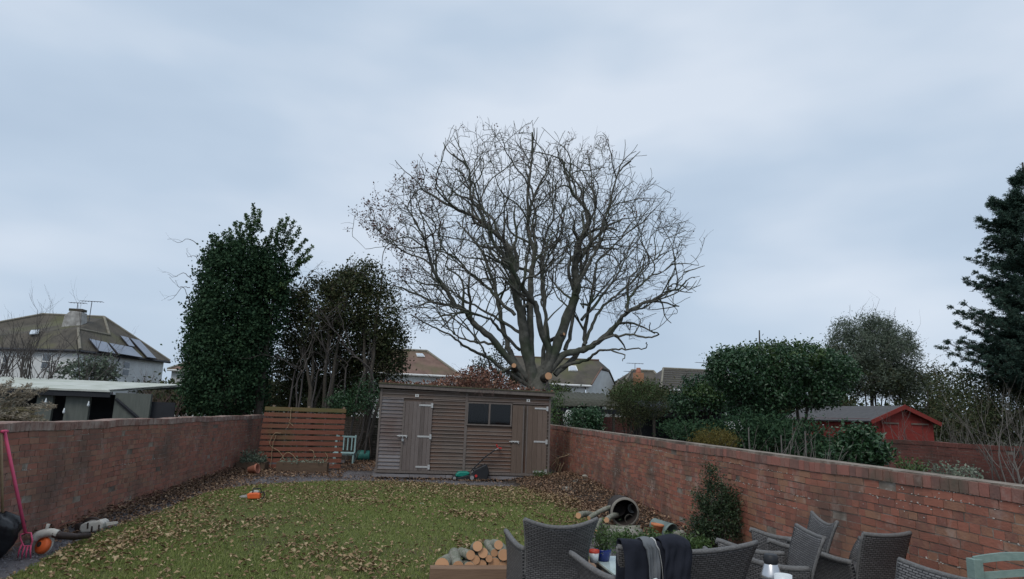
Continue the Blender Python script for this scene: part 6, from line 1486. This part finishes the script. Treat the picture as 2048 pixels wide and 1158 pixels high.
eu = [blob(1750, 700, 27, 50, 45, 1.6), blob(1700, 700, 27, 42, 48, 1.4), blob(1790, 715, 27, 42, 52, 1.4), blob(1755, 660, 27, 32, 28, 1.0), blob(1735, 650, 27, 14, 26, .6), blob(1690, 660, 27, 22, 26, .8), blob(1800, 680, 27, 24, 28, .8), blob(1740, 755, 27, 75, 40, 1.6), blob(1800, 765, 27, 48, 36, 1.3), blob(1670, 735, 27, 25, 50, 1.0)]
tree('eucalyptus_tree', 'loose grey-green tree rising between the clipped laurel and the red shed', 'tree', eu, 3000, 14, .13, .115, M['euca'], [(1745, 27), (1760, 27.2)], limbs=10, r0=.06, aspect=.3, shell=.35, twig=(120, 1.0, 'twig'))
leaves('crown', clumps(eu[7:], 500, 13, .2, .3), .12, M['holly'], bpy.data.objects['eucalyptus_tree'], aspect=.4)
tree('hedge_tree', 'dark evergreen mass behind the red shed', 'tree', [blob(1850, 790, 33, 50, 50, 1.5), blob(1890, 770, 34, 40, 40, 1.5), blob(1660, 800, 33, 50, 40, 1.5)], 500, 14, .25, .16, M['holly'], [(1850, 33)], limbs=6, r0=.12)
# dark thicket behind the wall, with shoots
th_ = [blob(1420, 868, 14.5, 30, 22, .6), blob(1480, 868, 14, 55, 45, .9), blob(1530, 878, 13.5, 50, 38, .8), blob(1600, 880, 12.5, 50, 40, .8), blob(1640, 905, 12, 40, 26, .6), blob(1380, 862, 15.5, 34, 14, .6), blob(1345, 858, 16.5, 24, 12, .6), blob(1560, 845, 15, 30, 14, .5)]
plant('dark_thicket', 'dark tangled evergreen thicket under the clipped laurel', 'bush', th_, 900, 15, .10, .075, M['ivy'], None, 40, 'twig')
T = Tubes()
for _ in range(34):
    px = rng.uniform(1455, 1660); Yw = PX(px, 950, RX + .5).y + rng.uniform(.2, 1.2); b = P(px, 950, Yw); b.z = .6; grow(T, b, (rng.normal() * .25, rng.normal() * .2, 1), rng.uniform(.55, .95), .007, 1, 5, .12, .1, (1, 2), .5, .5, None, 4)
for px, tpy in ((1495, 855), (1608, 862), (1560, 870)): b = P(px, 940, PX(px, 950, RX + .4).y + .3); t_ = P(px + 2, tpy, b.y); b.z = .5; T.add(smooth_path([b, b.lerp(t_, .5) + Vector((.02, 0, 0)), t_], 4), .009, 4)
tag(T.build('bare_rose_shoots', M['twig_grey']), 'row of bare pruned shoots showing just above the right wall', 'shrub')
plant('yellow_shrub', 'mustard yellow-green shrub behind the right wall, left of the dark thicket', 'bush', [blob(1430, 878, 11.6, 38, 20, .45), blob(1405, 885, 11.6, 20, 12, .3), blob(1455, 882, 11.6, 18, 14, .3)], 240, 13, .05, .045, M['yellow_shrub'], None, 10, aspect=.3)
plant('rhododendron', 'dense dome of big-leaved green shrub in front of the red shed', 'bush', [blob(1722, 895, 10.2, 44, 40, .5), blob(1712, 872, 10.2, 26, 22, .35), blob(1745, 910, 10.2, 26, 30, .35), blob(1690, 905, 10.4, 26, 30, .4)], 330, 12, .055, .085, M['laurel'], None, 14, aspect=.45)
for i, (px, py, Y, r_, mt, lab) in enumerate(((1822, 935, 9.4, 20, 'ivy_light', 'low pale green tuft poking above the right wall, right of the rhododendron dome'), (1930, 948, 8.6, 22, 'pale_leaf', 'sparse greyish tuft above the right wall near the picture\'s right end'), (1880, 945, 8.8, 14, 'euca', 'tiny sparse plant between the two tufts above the right wall'))):
    plant('tufted_plant', lab, 'plant', [blob(px, py, Y, r_, 13, .25)], 46 - 10 * i, 8, .05, .05, M[mt], None, 10, 'twig_grey')
# bare trees at far right
for px, Y, tp_, lab in ((1822, 18.6, 730, 'slim bare sapling in front of the red shed door'), (1930, 15.5, 760, 'grey bare shrub above the far side wall'), (1985, 14, 700, 'tall grey bare shrub before the dark conifer'), (2040, 12.5, 690, 'bare shrub cut by the right edge of the picture'), (1890, 17, 790, 'low grey bare shrub right of the red shed')):
    bare_tree('bare_shrub', lab, px, Y, tp_, .30, 6 if px != 1822 else 2, .022, 'twig_grey', None, 'shrub', depth=3)
plant('evergreen_shrub', 'dull dark shrub mass behind the far side wall at right', 'bush', [blob(1935, 830, 22, 62, 55, 1.2), blob(2010, 820, 22, 60, 70, 1.2), blob(1900, 850, 21.5, 32, 35, .9), blob(1975, 770, 23, 50, 40, 1.0), blob(2080, 800, 22, 60, 90, 1.2), blob(1900, 872, 22, 40, 24, .8), blob(1960, 872, 22, 50, 28, .8), blob(2030, 872, 22, 50, 30, .8), blob(1860, 850, 27, 50, 34, .8)], 1700, 14, .16, .10, M['holly'], None, 20)
# dark conifer at the right edge
YF = 21.0; cft = empty('conifer_tree', (P(2085, 800, YF).x, YF, 0), 'tall dark conifer with drooping tiered boughs at the right edge', 'tree')
tx = P(2075, 600, YF).x; ztop = P(2050, 345, YF).z + .4; T = Tubes(); T.add([(tx + .1, YF, 0), (tx + .05, YF, 4), (tx, YF, ztop)], [.28, .18, .03], 8); needles = []; ndir = []
reach = [(355, 25), (400, 75), (440, 105), (480, 105), (520, 120), (560, 130), (600, 132), (625, 165), (650, 178), (668, 120), (690, 150), (706, 192), (735, 170), (760, 120)]
for py, rc in reach:
    zc_ = P(2000, py, YF).z; Rm = rc / FPX * 23.0
    for k_ in range(20 if rc > 60 else 9):
        an = rng.uniform(0, 6.28) if k_ > 6 else math.pi + rng.normal() * .35; Lb = Rm * (1 if k_ <= 1 else rng.uniform(.6, 1.0)); z0_ = zc_ + rng.normal() * .12
        d = np.array([math.cos(an), math.sin(an), 0]); pts = [np.array([tx, YF, z0_ + .0]) + d * Lb * t + np.array([0, 0, -.38 * Lb * t * (1 - t) * 1.0 + .10 * Lb * (t ** 3)]) for t in np.linspace(0, 1, 9)]
        T.add(pts, np.linspace(.035, .008, 9), 4); pts = np.array(pts)
        for j in range(2, 9):
            t = j / 8
            for s_ in (-1, 1, -1, 1, 0):
                sd = np.array([-d[1], d[0], 0]) * s_; ln_ = (.16 + .38 * (1 - t) * min(1, Lb)) * rng.uniform(.6, 1.15); dd = unit(d * .8 + sd * rng.uniform(.4, .9) + np.array([0, 0, rng.normal() * .25])); p0 = pts[j] - d * rng.uniform(0, .12)
                m_n = int(16 + ln_ * 46); f = rng.uniform(0, 1, m_n)[:, None]; needles.append(p0 + dd * ln_ * f + rng.normal(size=(m_n, 3)) * np.array([.03, .03, .035])); ndir.append(np.repeat(dd[None], m_n, 0))
for py in range(345, 800, 7):   # inner fill
    zc_ = P(2060, py, YF).z; rc = np.interp(py, [a for a, _ in reach], [b for _, b in reach]) * .60 / FPX * 22; m_n = 520; a_ = rng.uniform(0, 6.28, m_n); r__ = rc * rng.uniform(.2, 1, m_n) ** .7
    needles.append(np.stack([tx + r__ * np.cos(a_), YF + r__ * np.sin(a_), zc_ + rng.normal(size=m_n) * .1], -1)); ndir.append(np.stack([np.cos(a_), np.sin(a_), 0 * a_ - .1], -1))
T.build('trunk', M['bark_dark'], cft); needles = np.concatenate(needles); ndir = np.concatenate(ndir)
leaves('needles', needles, .085, M['conifer'], cft, aspect=.30, out=ndir * 1.6)
print('needles', len(needles))
# far greenery that closes the horizon between the houses
for i, (px, py, Y, rx, rz, lab) in enumerate(((920, 775, 70, 60, 22, 'distant low greenery behind the middle of the shed roof'), (1100, 800, 55, 40, 20, 'distant greenery behind the beech trunk'), (1290, 800, 48, 60, 22, 'distant hedge below the brick chimney'), (600, 790, 45, 120, 30, 'distant hedge behind the dark bushy evergreen'), (400, 800, 48, 90, 26, 'distant hedge behind the ivy-clad tree'), (1600, 820, 45, 120, 30, 'distant hedge behind the clipped laurel'), (1900, 835, 48, 160, 34, 'distant hedge behind the red shed'), (200, 785, 60, 300, 22, 'distant hedge below the white house'))):
    k = Y / FPX; plant('distant_hedge', lab, 'hedge', [blob(px, py, Y, rx, rz, 1.5), blob(px - rx * .6, py + 4, Y, rx * .5, rz * .9, 1.5), blob(px + rx * .6, py + 4, Y, rx * .5, rz * .9, 1.5)], 420, 12, .35, .32, M['holly'], 'distant hedges closing the view', 0)
